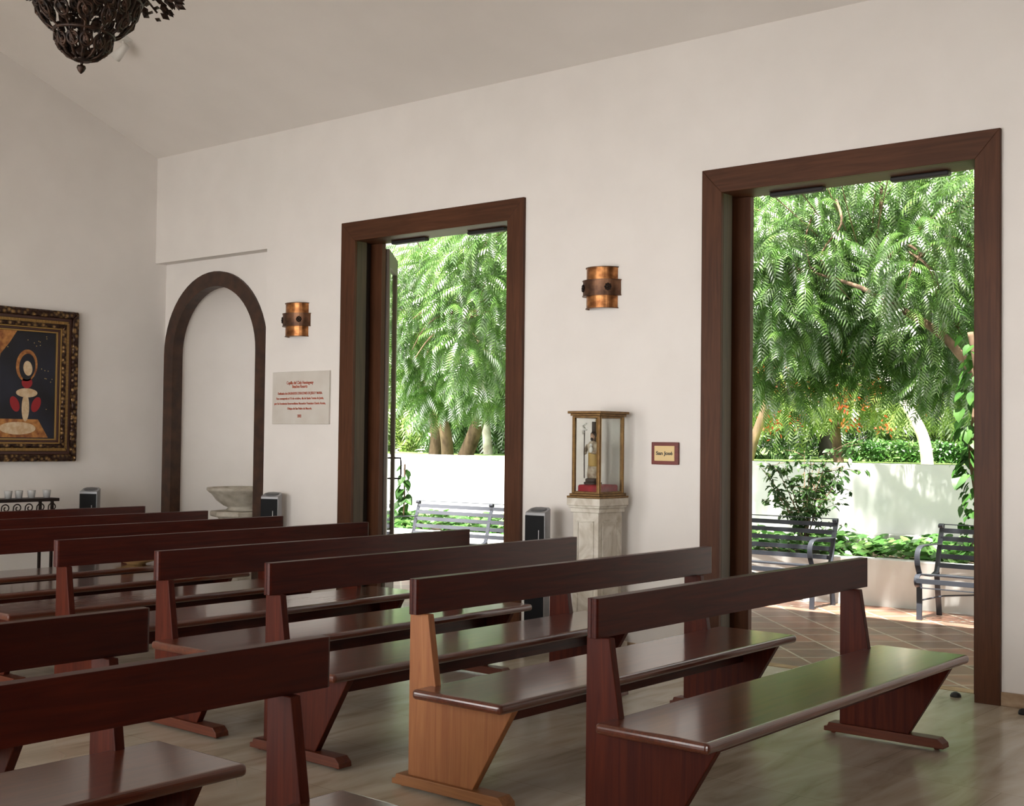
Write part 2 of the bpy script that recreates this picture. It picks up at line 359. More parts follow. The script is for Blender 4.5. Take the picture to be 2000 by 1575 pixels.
# door surrounds
def door(name, X, wl_, wr_, closers):
    x0, x1 = X; ro = empty(name, ((x0+x1)/2, 0, 0), **ST); cx = (x0+x1)/2; a, b = x0-cx, x1-cx; zt = 3.197
    f0, f1 = -.028, 0
    MB().prism([(a, 0), (a, ZD), (a-wl_, zt), (a-wl_, 0)], 'y', f0, f1).build('door_trim', tr_z, ro, bevel=.003)
    MB().prism([(b, 0), (b, ZD), (b+wr_, zt), (b+wr_, 0)], 'y', f0, f1).build('door_trim', tr_z, ro, bevel=.003)
    MB().prism([(a, ZD), (b, ZD), (b+wr_, zt), (a-wl_, zt)], 'y', f0, f1).build('head_trim', tr_x, ro, bevel=.003)
    for s, e in ((-1, a), (1, b)):
        q = sorted((e, e+s*.03)); MB().box(q[0], q[1], 0, .11, 0, ZD).build('jamb', jamb_m, ro, bevel=.002)
        q = sorted((e+s*.05, e+s*.075)); MB().box(q[0], q[1], .11, .2, 0, ZD).build('jamb_pocket', mat('pocket_dark', (.02, .013, .009), .7), ro)
        q = sorted((e-s*.085, e+s*.08)); MB().box(q[0], q[1], .2, .245, 0, ZD).build('door_stop_post', tr_z, ro, bevel=.003)
    MB().box(a-.08, b+.08, 0, .245, ZD, ZD+.025).build('door_head', tr_x, ro, bevel=.002)
    for (c0, c1) in closers:
        MB().box(c0-cx, c1-cx, .16, .215, ZD-.028, ZD).build('door_closer', blackb_m, ro, bevel=.008)
    MB().box(a-.08, b+.08, .225, .33, -.01, .002).build('sill', sill_m, ro)
    return ro
d1 = door('door_1', RD, .146, .141, [(-3.93, -3.556), (-3.122, -2.763)])
d2 = door('door_2', MD, .163, .155, [(-7.356, -6.977), (-6.53, -6.158)])
lf = empty('door_3', (-7.50, .262, 0), math.atan2(.55, -.45), **ST)     # glazed leaf swung outwards
LW, LH = .72, 3.0
MB().box(0, .085, -.02, .02, .01, LH).build('stile', leaf_door, lf, bevel=.003)
MB().box(LW-.085, LW, -.02, .02, .01, LH).build('stile', leaf_door, lf, bevel=.003)
MB().box(.085, LW-.085, -.02, .02, LH-.14, LH).build('top_rail', leaf_door, lf, bevel=.003)
MB().box(.085, LW-.085, -.02, .02, .01, .22).build('bottom_rail', leaf_door, lf, bevel=.003)
MB().box(.085, LW-.085, -.004, .004, .22, LH-.14).build('glass_pane', pane_m, lf)
hb = MB()
for s in (-1, 1): hb.tube([(LW-.045, s*.02, 1.08), (LW-.045, s*.07, 1.08), (LW-.045, s*.075, 1.12), (LW-.045, s*.075, 1.22), (LW-.045, s*.07, 1.26), (LW-.045, s*.02, 1.26)], .008, 8)
hb.build('door_handle', dark_iron, lf, smooth=True)

# ------------------------------------------------------------------ outside ground and walls
def ribbon(path, y_off0, y_off1, z0, z1):
    mb = MB(); n = len(path)
    vs = [(x, y+o, z) for (x, y) in path for (o, z) in ((y_off0, z0), (y_off1, z0), (y_off1, z1), (y_off0, z1))]
    fs = []
    for i in range(n-1):
        for j in range(4): fs.append((i*4+j, (i+1)*4+j, (i+1)*4+(j+1) % 4, i*4+(j+1) % 4))
    fs += [(0, 1, 2, 3), tuple((n-1)*4+j for j in (3, 2, 1, 0))]
    return mb.add(vs, fs)
def smooth_path(p, n=8):
    out = []
    for i in range(len(p)-1):
        a, b, c, d = p[max(i-1, 0)], p[i], p[i+1], p[min(i+2, len(p)-1)]
        for k in range(n):
            t = k/n
            out.append(tuple(.5*((2*b[j])+(c[j]-a[j])*t+(2*a[j]-5*b[j]+4*c[j]-d[j])*t*t+(3*b[j]-a[j]-3*c[j]+d[j])*t**3) for j in range(len(b))))
    out.append(tuple(p[-1])); return out
PL = smooth_path([(-17, 2.5), (-13, 2.85), (-10.2, 3.1), (-8.7, 3.3), (-5.8, 3.5), (-4.6, 3.66), (-3.6, 3.62), (-2, 3.5), (2, 3.4)])
GW = [(x, y+2.0) for x, y in PL]
MB().box(-20, 8, .22, 6.5, -.14, -.008).build('floor_patio', terra_m, **ST)
ribbon(PL, 0, .16, -.05, .41).build('wall_planter', planter_m, bevel=.01, **ST)
ribbon(PL, .16, 2.0, -.05, .36).build('floor_soil', soil_m, **ST)
ribbon(GW, -.10, 0, .3, .50).build('trim_2', planter_m, bevel=.01, **ST)
ribbon(GW, 0, .22, 0, 1.225).build('wall_garden', gwall_m, bevel=.01, **ST)
ribbon([(-60, 4.6)]+GW+[(20, 5.4)], .22, 60, .6, 1.13).build('floor_lawn', lawn_m, **ST)
ribbon([(x, y+.22) for x, y in GW], 0, .9, 1.0, 1.20).build('floor_verge', lawn_m, **ST)

# ------------------------------------------------------------------ pews
def make_pew():
    ro = empty('wooden_pew')
    plan = [(-.045, .007), (-.040, .001), (-.026, 0), (-.022, .005), (-.018, .005), (-.014, 0), (-.004, .003), (0, .012)]
    L = 2.326
    outline = plan + [(x, L-y) for x, y in plan[::-1]]
    MB().prism(outline, 'z', .715, .86).build('backrest', pew_y, ro, bevel=.007, seg=3)
    MB().box(.04, .505, -.065, 2.335, .392, .432).build('seat', pew_s, ro, bevel=.016, seg=4)
    prof = [(-.07, .055), (-.07, .716), (.03, .716), (.076, .433), (.076, .395), (.485, .395), (.28, .055)]
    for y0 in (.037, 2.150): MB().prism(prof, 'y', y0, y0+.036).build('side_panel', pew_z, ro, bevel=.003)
    foot = [(-.145, .012), (-.145, .034), (-.128, .036), (-.120, .056), (.425, .056), (.452, .034), (.455, .012)]
    for y0 in (.018, 2.131):
        f = MB().prism(foot, 'y', y0, y0+.075)
        for gx in (-.11, .41): f.lathe([(.012, 0), (.014, .006), (.010, .013)], (gx, y0+.037), 10)
        f.build('foot_rail', pew_x, ro, bevel=.004)
    MB().box(.27, .292, .073, 2.150, .29, .392).build('seat_rail', pew_y, ro, bevel=.002)
    return ro
pew0 = make_pew()
YP = -3.412
PX = [-2.6951, -3.5927, -4.5083, -5.3547, -6.2733, -7.1553, -8.0375, -8.8614]
PN = ['dark red wooden pew nearest the large doorway, first of the right-hand rows',
      'wooden pew with a brightly lit orange-brown end panel, second of the right-hand rows',
      'wooden pew in front of the marble pedestal base, third of the right-hand rows',
      'wooden pew fourth of the right-hand rows, ending before the smaller doorway',
      'wooden pew fifth of the right-hand rows, its end against the left door trim',
      'wooden pew sixth of the right-hand rows, ending below the tower fan beside the arch',
      'wooden pew second from the back wall, ending before the stone font',
      'rearmost wooden pew, closest to the framed painting and candle rack']
LX = [-2.736, -3.616, -4.606]
LN = ['closest left-hand pew, its long backrest running across the bottom left',
      'left-hand pew just behind the closest one, its backrest ending mid-left',
      'left-hand pew of which only a short backrest end shows at the left edge']
for i, (x, y, nm) in enumerate([(x, YP, n) for x, n in zip(PX, PN)]+[(x, -4.654-2.326, n) for x, n in zip(LX, LN)]):
    o = pew0 if i == 0 else copy_tree(pew0)
    if i == 1:      # bright light on this aisle-side end panel and foot is painted as paler wood
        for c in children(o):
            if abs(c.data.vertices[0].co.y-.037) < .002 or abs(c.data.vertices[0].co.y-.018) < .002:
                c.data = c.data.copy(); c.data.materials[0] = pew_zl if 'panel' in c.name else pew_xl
                c['label'] = 'orange-brown wood with bright light painted into its colour'
    o.location = (x, y, 0); tag(o, nm, 'pew', 'pews to the right of the aisle' if i < 8 else 'pews to the left of the aisle')

# shallow wooden dish on the rearmost pew
MB().lathe([(.07, .0), (.075, .008), (.15, .03), (.172, .046), (.168, .05), (.14, .036), (.06, .014), (.01, .012)], n=32).build('offering_dish', tray_m, smooth=True,
    label='shallow pale wooden dish lying on the seat of the rearmost pew', cat='dish').location = (-8.56, -1.37, .433)

# ------------------------------------------------------------------ wall lamps
def make_sconce():
    ro = empty('wall_sconce'); c = (0, 0)
    s = MB().arcshell(c, .122, .004, -.142, .142, PI, 2*PI, 28, .85); s.build('lamp_shade', copper, ro, smooth=False)
    for z in (-.142, .139):
        MB().arcshell(c, .129, .012, z, z+.005, PI, 2*PI, 28, .85).build('rim', copper_dk, ro)
    MB().arcshell(c, .148, .004, -.052, .052, PI, 2*PI, 28, .85).build('band', copper_dk, ro)
    for z in (-.055, .05): MB().arcshell(c, .153, .030, z, z+.005, PI, 2*PI, 28, .85).build('band_rim', copper_dk, ro)
    for a in (-2.35, -.80):
        f = MB(); R0 = Matrix.Rotation(a, 3, 'Z')
        for k in range(8):
            t = 2*PI*k/8; p = R0 @ Vector((.150, .019*math.cos(t), .019*math.sin(t)))
            f.ell((p.x, p.y*.86, p.z), (.008, .008, .008), 8, 5)
        p = R0 @ Vector((.151, 0, 0)); f.ell((p.x, p.y*.86, 0), (.010, .010, .010), 8, 5)
        f.build('rosette', dark_iron, ro, smooth=True)
    MB().box(-.05, .05, -.012, 0, -.09, .09).build('wall_plate', copper_dk, ro)
    return ro
s1 = make_sconce(); s1.location = (-5.115, -.002, 2.482); tag(s1, 'copper half-round wall lamp above the glass statue case', 'wall lamp', 'copper wall lamps')
s2 = copy_tree(s1); s2.location = (-8.285, -.002, 2.425); tag(s2, 'copper half-round wall lamp above the white marble plaque', 'wall lamp', 'copper wall lamps')

# ------------------------------------------------------------------ plaque and sign
def text(body, size, m, parent, loc, name='lettering', bold=.0, rot=(PI/2, 0, 0), width=None):
    cu = bpy.data.curves.new('t', 'FONT'); cu.body = body; cu.size = size; cu.align_x = 'CENTER'; cu.align_y = 'CENTER'
    cu.extrude = .0008; cu.offset = bold
    t = bpy.data.objects.new('t', cu); C.objects.link(t); bpy.context.view_layer.update()
    me = bpy.data.meshes.new_from_object(t.evaluated_get(bpy.context.evaluated_depsgraph_get())); bpy.data.objects.remove(t)
    o = bpy.data.objects.new(name, me); C.objects.link(o); me.materials.clear(); me.materials.append(m)
    if width:
        xs_ = [v.co.x for v in me.vertices]; k = width/(max(xs_)-min(xs_))
        for v in me.vertices: v.co.x *= k
    o.parent = parent; o.location = loc; o.rotation_euler = rot; return o
pq = empty('wall_plaque', (-8.235, 0, 1.7655), label='white marble plaque with red lettering left of the smaller doorway', cat='plaque')
MB().box(-.36, .36, -.018, -.001, -.2235, .2235).build('marble_slab', plaque_m, pq, bevel=.002)
for (t, z, sz, wd) in [('Capilla del Club Hemingway', .128, .038, .34), ('Beaches Resorts', .096, .038, .19),
                   ('Dedicada a los SAGRADOS CORAZONES DE JESUS Y MARIA.', .038, .03, .565), ('Fue consagrada el 15 de octubre, día de Santa Teresa de Jesús,', -.005, .026, .60),
                   ('por Su Excelencia Reverendísima Monseñor Francisco Ozoria Acosta,', -.048, .026, .65), ('Obispo de San Pedro de Macorís.', -.091, .026, .31), ('2002', -.155, .034, .05)]:
    text(t, sz, text_red, pq, (-.005, -.0195, z), bold=.0005, width=wd)
sg = empty('name_sign', (-4.592, 0, 1.352), label='small red wooden sign with a gold plate reading San José', cat='sign')
MB().box(-.104, .104, -.022, -.001, -.074, .074).build('backing_board', sign_wood, sg, bevel=.004)
MB().box(-.078, .078, -.0245, -.022, -.050, .050).build('gold_plate', brass, sg, bevel=.001)
text('San José', .033, text_blk, sg, (0, -.0255, 0), bold=.0008, width=.128)

# ------------------------------------------------------------------ pedestal, glass case, statue
px0, px1, py0, py1 = -5.125, -4.855, -.385, -.05
pcx, pcy = (px0+px1)/2, (py0+py1)/2; hx, hy = (px1-px0)/2, (py1-py0)/2
pd_ = empty('marble_pedestal', (pcx, pcy, 0), label='veined cream marble pedestal carrying the glass statue case', cat='pedestal')
def rbox(d, z0, z1, mb=None):
    mb = mb or MB(); return mb.box(-hx+d, hx-d, -hy+d, hy-d, z0, z1)
cp = rbox(0, 1.0, 1.05); rbox(.008, .985, 1.0, cp); rbox(.018, .955, .985, cp); cp.build('capital', marble, pd_, bevel=.004)
rbox(.032, .13, .955).build('shaft', marble, pd_, bevel=.003)
bs = rbox(.0, 0, .09); rbox(.014, .09, .13, bs); bs.build('plinth', marble, pd_, bevel=.005)
fr = MB(); q = .032
def panel(mb, u0, u1, z0, z1, plane, pos):   # thin raised rectangular moulding
    for (a0, a1, c0, c1) in ((u0, u1, z0, z0+.010), (u0, u1, z1-.010, z1), (u0, u0+.010, z0, z1), (u1-.010, u1, z0, z1)):
        if plane == 'y': mb.box(a0, a1, pos-.006, pos, c0, c1)
        else: mb.box(pos, pos+.006, a0, a1, c0, c1)
panel(fr, -hx+q+.035, hx-q-.035, .18, .90, 'y', -hy+q); panel(fr, -hy+q+.045, hy-q-.045, .18, .90, 'x', hx-q)
fr.build('panel_moulding', marble, pd_, bevel=.002)
cs = empty('statue_case', (pcx, pcy, 1.05), label='gold-framed glass display case on top of the marble pedestal', cat='display case')
zt = .565
b_ = rbox(0, 0, .014); b_ = rbox(.012, .014, .03, b_); b_.build('case_base', gold, cs, bevel=.003)
b_ = rbox(.014, zt-.02, zt-.005); rbox(.0, zt-.005, zt+.012, b_); b_.build('case_top', gold, cs, bevel=.003)
for sx in (-1, 1):
    for sy in (-1, 1):
        xx, yy = sx*(hx-.034), sy*(hy-.034)
        p_ = MB().box(xx-.011, xx+.011, yy-.011, yy+.011, .03, zt-.02).build('case_post', gold, cs, bevel=.003)
        for (dx, dy) in ((-sx*.006, sy*.0115), (sx*.0115, -sy*.006)):
            MB().tube([(xx+dx, yy+dy, .035+k*(zt-.06)/76) for k in range(77)], [.0038 if k % 2 else .0022 for k in range(77)], 6).build('bead_trim', gold_bead, cs)
for sy in (-1, 1):
    yy = sy*(hy-.034)
    for za, zb in ((.03, .044), (zt-.034, zt-.02)): MB().box(-hx+.045, hx-.045, yy-.009, yy+.009, za, zb).build('case_rail', gold, cs, bevel=.002)
    MB().box(-hx+.045, hx-.045, yy-.0015, yy+.0015, .044, zt-.034).build('glass_pane', pane_m, cs)
for sx in (-1, 1):
    xx = sx*(hx-.034)
    for za, zb in ((.03, .044), (zt-.034, zt-.02)): MB().box(xx-.009, xx+.009, -hy+.045, hy-.045, za, zb).build('case_rail', gold, cs, bevel=.002)
    MB().box(xx-.0015, xx+.0015, -hy+.045, hy-.045, .044, zt-.034).build('glass_pane', pane_m, cs)
MB().box(-hx+.05, hx-.05, -hy+.05, hy-.05, .031, .088).build('velvet_cushion', velvet, cs, bevel=.014, seg=3, smooth=True)
st = empty('saint_statue', (pcx-.035, pcy-.01, 1.139), label='bearded robed statue holding a child and a lily staff inside the glass case', cat='statue')
MB().lathe([(.06, 0), (.062, .012), (.05, .018), (.052, .034), (.04, .04)], n=16).build('statue_base', hair_m, st, bevel=.002)
MB().lathe([(.040, .04), (.045, .06), (.036, .13), (.034, .19), (.040, .235), (.043, .262), (.028, .282), (.014, .290), (.013, .30)], n=22, sy=.75).build('robe', robe_m, st, smooth=True)
MB().lathe([(.030, .12), (.037, .128), (.037, .2), (.035, .21)], (.008, -.010), 18, sy=.7).build('tunic', ochre_rb, st, smooth=True)
MB().ell((0, -.004, .322), (.017, .019, .024)).build('head', skin_m, st, smooth=True)
MB().ell((0, .003, .332), (.021, .021, .022)).ell((0, -.016, .302), (.010, .009, .012)).build('hair', hair_m, st, smooth=True)
am = MB().tube([(-.040, 0, .262), (-.056, -.01, .225), (-.046, -.032, .205), (-.030, -.040, .21)], [.014, .013, .010, .008]); am.tube([(.040, 0, .262), (.052, -.01, .225), (.036, -.034, .21), (.012, -.042, .215)], [.014, .013, .010, .008])
am.build('sleeve', robe_m, st, smooth=True)
MB().ell((.014, -.044, .232), (.014, .012, .022)).ell((.016, -.048, .262), (.010, .010, .011)).build('child_figure', lily_m, st, smooth=True)
MB().tube([(-.040, -.044, .04), (-.042, -.044, .2), (-.044, -.040, .36)], .0035, 6).build('staff', hair_m, st)
ly = MB(); random.seed(4)
for k in range(9): ly.ell((-.044+random.uniform(-.012, .012), -.040+random.uniform(-.01, .01), .34+k*.008), (.008, .006, .007), 7, 5)
ly.build('lily', lily_m, st, smooth=True)
MB().box(-.050, -.020, .05, .058, .0, .42).build('back_post', hair_m, st, bevel=.003)

# ------------------------------------------------------------------ tower fans
def make_fan():
    ro = empty('tower_fan')
    H, w_, d_ = .93, .08, .05
    plan = [(-w_, -d_), (w_, -d_), (w_*1.03, -d_*.4), (w_*1.0, d_*.5), (w_*.7, d_), (-w_*.7, d_), (-w_*1.0, d_*.5)]
    vs = [(x, y, .04) for x, y in plan]+[(x, y, H+.035*(y+d_)/(2*d_)) for x, y in plan]; n = len(plan)
    MB().add(vs, [tuple(range(n))[::-1], tuple(range(n, 2*n))]+[(i, (i+1) % n, (i+1) % n+n, i+n) for i in range(n)]).build('housing', silver_m, ro, bevel=.004)
    MB().box(-w_+.002, w_-.006, -d_-.006, -d_, .05, H-.02).build('grille', black_m, ro, bevel=.002)
    MB().box(w_*.40, w_*.46, -d_-.008, -d_-.006, H-.2, H-.12).build('display_strip', led_m, ro)
    tp = MB().lathe([(.062, 0), (.064, .004), (.05, .008)], n=20, sy=.68).build('control_panel', grey_m, ro, smooth=True); tp.location = (0, 0, H+.017); tp.rotation_euler = (math.atan2(.035, 2*d_), 0, 0)
    MB().lathe([(.10, 0), (.10, .02), (.085, .04)], n=24).build('fan_base', black_m, ro)
    return ro
f1 = make_fan(); f1.location = (-5.49, -.22, 0); f1.rotation_euler.z = .12; tag(f1, 'black and silver tower fan standing beside the marble pedestal', 'fan', 'tower fans along the walls')
f2 = copy_tree(f1); f2.location = (-8.43, -.14, 0); f2.rotation_euler.z = .42; tag(f2, 'black and silver tower fan just right of the wooden arch', 'fan', 'tower fans along the walls')
f3 = copy_tree(f1); f3.location = (-10.12, -.80, 0); f3.rotation_euler.z = .60; tag(f3, 'black and silver tower fan below the painting by the back corner', 'fan', 'tower fans along the walls')

# ------------------------------------------------------------------ font in the alcove
FX, FY = -9.655, .52
fp = empty('font_pedestal', (FX, FY, 0), label='low pale stone pedestal under the font inside the arch', cat='pedestal')
MB().lathe([(.29, .68), (.30, .69), (.30, .72), (.29, .73)], n=8).build('slab', font_m, fp)
MB().lathe([(.20, .2), (.19, .25), (.19, .62), (.24, .68)], n=8).build('column', font_m, fp)
MB().lathe([(.29, 0), (.29, .12), (.24, .17), (.21, .2)], n=8).build('plinth', font_m, fp)
fb = MB(); prof = [(.15, 0), (.155, .012), (.13, .03), (.17, .05), (.235, .10), (.275, .155), (.32, .185), (.332, .20), (.33, .218), (.30, .222), (.27, .20), (.20, .13), (.08, .09), (.01, .085)]
n = 48; vs = []; fs = []
for i, (r, z) in enumerate(prof):
    for k in range(n):
        a = 2*PI*k/n; fl_ = 1+(.03*math.cos(14*a) if 3 <= i <= 5 else 0); vs.append((r*fl_*math.cos(a), r*fl_*math.sin(a), z))
for i in range(len(prof)-1):
    for k in range(n): fs.append((i*n+k, i*n+(k+1) % n, (i+1)*n+(k+1) % n, (i+1)*n+k))
fs.append(tuple(range(n))[::-1]); fs.append(tuple((len(prof)-1)*n+k for k in range(n)))
fo = fb.add(vs, fs).build('stone_font', font_m, smooth=True, label='round fluted stone font bowl standing inside the wooden arch', cat='font'); fo.location = (FX, FY, .731)

# ------------------------------------------------------------------ framed painting
pa = empty('framed_painting', (XB, -1.352, 1.863), label='large gilt-framed dark painting on the back wall at the left edge', cat='painting')
def pframe(name, e, wd, d0, d1, m, bevel=.004):   # e = inset from the outer edge
    H_, Wd = .67-e, .52-e; x = .002
    mb = MB()
    for (ya, yb, za, zb, ia, ib) in ((-Wd, Wd, -H_, -H_+wd, 1, 1), (-Wd, Wd, H_-wd, H_, 1, 1)):
        if za < 0: poly = [(-Wd, -H_), (Wd, -H_), (Wd-wd, -H_+wd), (-Wd+wd, -H_+wd)]
        else: poly = [(-Wd, H_), (Wd, H_), (Wd-wd, H_-wd), (-Wd+wd, H_-wd)]
        mb.prism(poly, 'x', d0, d1)
    for sgn in (-1, 1): mb.prism([(sgn*Wd, -H_), (sgn*Wd, H_), (sgn*(Wd-wd), H_-wd), (sgn*(Wd-wd), -H_+wd)], 'x', d0, d1)
    return mb.build(name, m, pa, bevel=bevel)
pframe('carved_border', 0, .062, .002, .062, carved_m, .012)
pframe('dark_band', .062, .030, .002, .040, frame_dk)
pframe('ribbed_band', .092, .028, .002, .048, frame_br)
pframe('gilt_ridge', .120, .036, .002, .056, carved_m, .008)
pframe('gilt_slip', .156, .012, .002, .040, gold_bead, .003)
pframe('dark_liner', .168, .020, .002, .034, frame_dk, .003)
pframe('inner_slip', .188, .014, .002, .028, gold_bead, .003)
rb = MB()
for k in range(-42, 43):
    z = k*.0132
    for sgn in (-1, 1): rb.box(.048, .052, sgn*.414-.012, sgn*.414+.012, z-.0035, z+.0035)
for k in range(-31, 32):
    y = k*.0132
    for sgn in (-1, 1): rb.box(.048, .052, y-.0035, y+.0035, sgn*.564-.012, sgn*.564+.012)
rb.build('rib_ornament', gold_bead, pa)
MB().box(.004, .014, -.32, .32, -.47, .47).build('canvas', canvas_m, pa)
def blob(cy, cz, ry, rz, m, rot=0, n=28, d=.0150, wob=0):
    pts = []
    for k in range(n):
        a = 2*PI*k/n; r = 1+wob*math.sin(3*a+1)
        y, z = ry*r*math.cos(a), rz*r*math.sin(a); pts.append((cy+y*math.cos(rot)-z*math.sin(rot), cz+y*math.sin(rot)+z*math.cos(rot)))
    MB().prism(pts, 'x', .0139, d).build('painted_shape', m, pa)
# plain abstract composition in the painting's colours
MB().prism([(-.32, .47), (-.05, .47), (-.12, .36), (-.20, .26), (-.22, .12), (-.32, .10)], 'x', .0139, .0146).build('painted_shape', p_och, pa)
blob(.045, .17, .10, .14, p_och, -.1); blob(.05, .16, .075, .115, canvas_m, -.1, d=.0156); blob(.055, .145, .042, .065, p_crm, .15, d=.0162)
blob(.05, .02, .05, .05, p_red, d=.0150); blob(.05, -.07, .10, .04, p_crm, d=.0156); blob(.04, -.20, .035, .12, p_crm, d=.0160)
blob(-.06, -.17, .04, .07, p_red, .4, d=.0158); blob(.14, -.17, .04, .07, p_red, -.4, d=.0158)
MB().prism([(-.28, -.46), (.26, -.46), (.16, -.30), (-.24, -.30)], 'x', .0139, .0154).build('painted_shape', p_och, pa)
blob(-.03, -.38, .17, .055, p_crm, .0, d=.0164)
sp = MB(); random.seed(3)
for k in range(34):
    y, z = random.uniform(-.14, .29), random.uniform(-.28, .44)
    if abs(y-.05) < .10 and z < .33: continue
    sp.box(.0139, .0146, y-.0035, y+.0035, z-.0035, z+.0035)
sp.build('painted_speckle', p_gold, pa)

# ------------------------------------------------------------------ votive rack and cups
rk = empty('candle_rack', (-10.0, -1.72, 0), label='black wrought-iron candle rack with scrolls below the painting', cat='rack')
MB().box(-.11, .11, -.48, .48, .865, .892).build('shelf', dark_iron, rk, bevel=.003)
for k in range(9):
    yy = .42-k*.105
    pts = spiral((yy-.0, .815), .038, 1.15, PI*.9, -1, 24, .25)
    MB().tube([(.10, yy-.036, .72), (.10, yy-.040, .78)]+[(.10, a, b) for a, b in pts], .0055, 6).build('scroll', dark_iron, rk, smooth=True)
MB().box(.092, .108, -.46, .46, .705, .72).build('lower_rail', dark_iron, rk)
for sx in (-.095, .095):
    for sy in (-.455, .42): MB().box(sx-.011, sx+.011, sy-.011, sy+.011, 0, .865).build('leg', dark_iron, rk, bevel=.002)
cup = MB().lathe([(.026, 0), (.034, .065), (.0335, .066), (.031, .064), (.024, .006), (.001, .006)], n=20).build('votive_cup', cup_m, smooth=True)
CN = ['clear glass votive cup at the right end of the iron candle rack', 'glass votive cup second from the right end of the candle rack',
      'glass votive cup third from the right end of the candle rack', 'glass votive cup at the left picture edge on the candle rack']
for i, yy in enumerate((-1.305, -1.445, -1.56, -1.655)):
    o = cup if i == 0 else copy_tree(cup); o.location = (-9.985, yy, .893); tag(o, CN[i], 'cup', 'glass cups on the candle rack')

# ------------------------------------------------------------------ chandelier
CXY = (-5.13, -4.03)
ch = empty('iron_chandelier', (CXY[0], CXY[1], 3.06), label='ornate dark wrought-iron basket chandelier hanging at the upper left', cat='chandelier')
prof = [(.03, .058), (.075, .075), (.105, .105), (.122, .155), (.128, .178), (.165, .2), (.195, .235), (.215, .28), (.232, .33), (.25, .40), (.265, .48), (.27, .56)]
def R_at(z):
    for (r0, z0), (r1, z1) in zip(prof[:-1], prof[1:]):
        if z <= z1: t = max(0, (z-z0)/(z1-z0)); return r0+(r1-r0)*t
    return prof[-1][0]
for k in range(12):
    a = 2*PI*k/12; MB().tube([(r*math.cos(a), r*math.sin(a), z) for r, z in prof], .0065, 6).build('rib', rust, ch, smooth=True)
for z, t in ((.06, .007), (.178, .009), (.345, .009), (.56, .012)):
    r = R_at(z); m_ = MB().tube([(r*math.cos(2*PI*i/40), r*math.sin(2*PI*i/40), z) for i in range(41)], t, 6); m_.build('hoop', rust, ch, smooth=True)
def on_surf(a, z, dr=0): r = R_at(z)+dr; return (r*math.cos(a), r*math.sin(a), z)
random.seed(9)
for (zc, rr, nn, ph, dr) in ((.125, .034, 12, .13, .003), (.235, .040, 12, 0, .004), (.295, .040, 12, .26, .004), (.40, .050, 12, .13, .004), (.50, .045, 12, 0, .004), (.265, .030, 14, .1, -.045), (.36, .04, 14, .2, -.05)):
    for k in range(nn):
        a0 = 2*PI*k/nn+ph; rc = R_at(zc); s_ = MB()
        q1 = spiral((0, 0), rr, 1.6, PI/2, 1, 26, .12); q2 = spiral((0, 0), rr, 1.6, -PI/2, -1, 26, .12)
        s_.tube([on_surf(a0+u/rc, zc+v, dr) for u, v in q1[::-1]+[(rr*.9, 0)]+q2[1:] ] if False else [on_surf(a0+u/rc, zc+v, dr) for u, v in q1], .0058, 5)
        s_.tube([on_surf(a0+u/rc, zc+v, dr) for u, v in q2], .0058, 5)
        s_.tube([on_surf(a0+.5*PI/nn, zc-rr, dr), on_surf(a0, zc, dr+.01), on_surf(a0-.5*PI/nn, zc+rr, dr)], .005, 5)
        s_.ell(on_surf(a0, zc, dr), (.012, .012, .012), 7, 5)
        s_.build('scroll', rust, ch, smooth=True)
MB().lathe([(.004, .05), (.010, .048), (.006, .042), (.006, .036), (.018, .032), (.0205, .022), (.014, .008), (.003, -.004)], n=14).build('finial', rust, ch, smooth=True)
MB().lathe([(.012, .058), (.034, .062), (.05, .085), (.02, .11), (.018, .6), (.02, .62)], n=16).build('stem', rust, ch, smooth=True)
lv = MB(); lr = random.Random(5)
for k in range(34):       # leafy crown around the rim
    a = 2*PI*(k+lr.uniform(-.3, .3))/34
    for j in range(9):
        t = j/8; r = .27+.135*t+lr.uniform(-.012, .012); z = .455-.075*t+lr.uniform(-.028, .028); aa = a+lr.uniform(-.06, .06)
        c_ = Vector((r*math.cos(aa), r*math.sin(aa), z)); d_ = Vector((math.cos(aa)*lr.uniform(.2, 1), math.sin(aa)*lr.uniform(.2, 1), lr.uniform(-1, .3))).normalized()
        e_ = d_.orthogonal().normalized(); g_ = d_.cross(e_); L_2 = lr.uniform(.018, .03)
        q = [c_-d_*L_2, c_+e_*L_2*.55, c_+d_*L_2, c_-e_*L_2*.55, c_+g_*.005, c_-g_*.005]
        lv.add(q, [(0, 1, 4), (1, 2, 4), (2, 3, 4), (3, 0, 4), (1, 0, 5), (2, 1, 5), (3, 2, 5), (0, 3, 5)])
    lv.tube([(.26*math.cos(a), .26*math.sin(a), .48), (.32*math.cos(a+.03), .32*math.sin(a+.03), .46), (.395*math.cos(a-.02), .395*math.sin(a-.02), .40)], .005, 5)
lv.build('leaf_crown', rust, ch)
for k in range(8):
    a = 2*PI*k/8; m_ = MB().tube([(.27*math.cos(a), .27*math.sin(a), .56), (.20*math.cos(a), .20*math.sin(a), .85), (.05*math.cos(a), .05*math.sin(a), 1.1), (.0, 0, 1.2)], .006, 6)
    m_.build('hanger', rust, ch, smooth=True)
cn = MB()
z = 1.2; k = 0
while z < ZR-3.06-.05:
    q = [(.014*math.cos(t*2*PI/12), .0, .03*math.sin(t*2*PI/12)+z+.03) for t in range(13)]
    if k % 2: q = [(y, x, zz) for x, y, zz in q]
    cn.tube(q, .004, 5); z += .048; k += 1
cn.build('chain', rust, ch, smooth=True)
MB().lathe([(.06, ZR-3.06-.03), (.06, ZR-3.06-.01), (.03, ZR-3.06+.01)], n=16).build('ceiling_rose', rust, ch)

ch.rotation_euler = Matrix.Rotation(math.radians(3.5), 3, Vector((-.637, .77, 0))).to_euler()
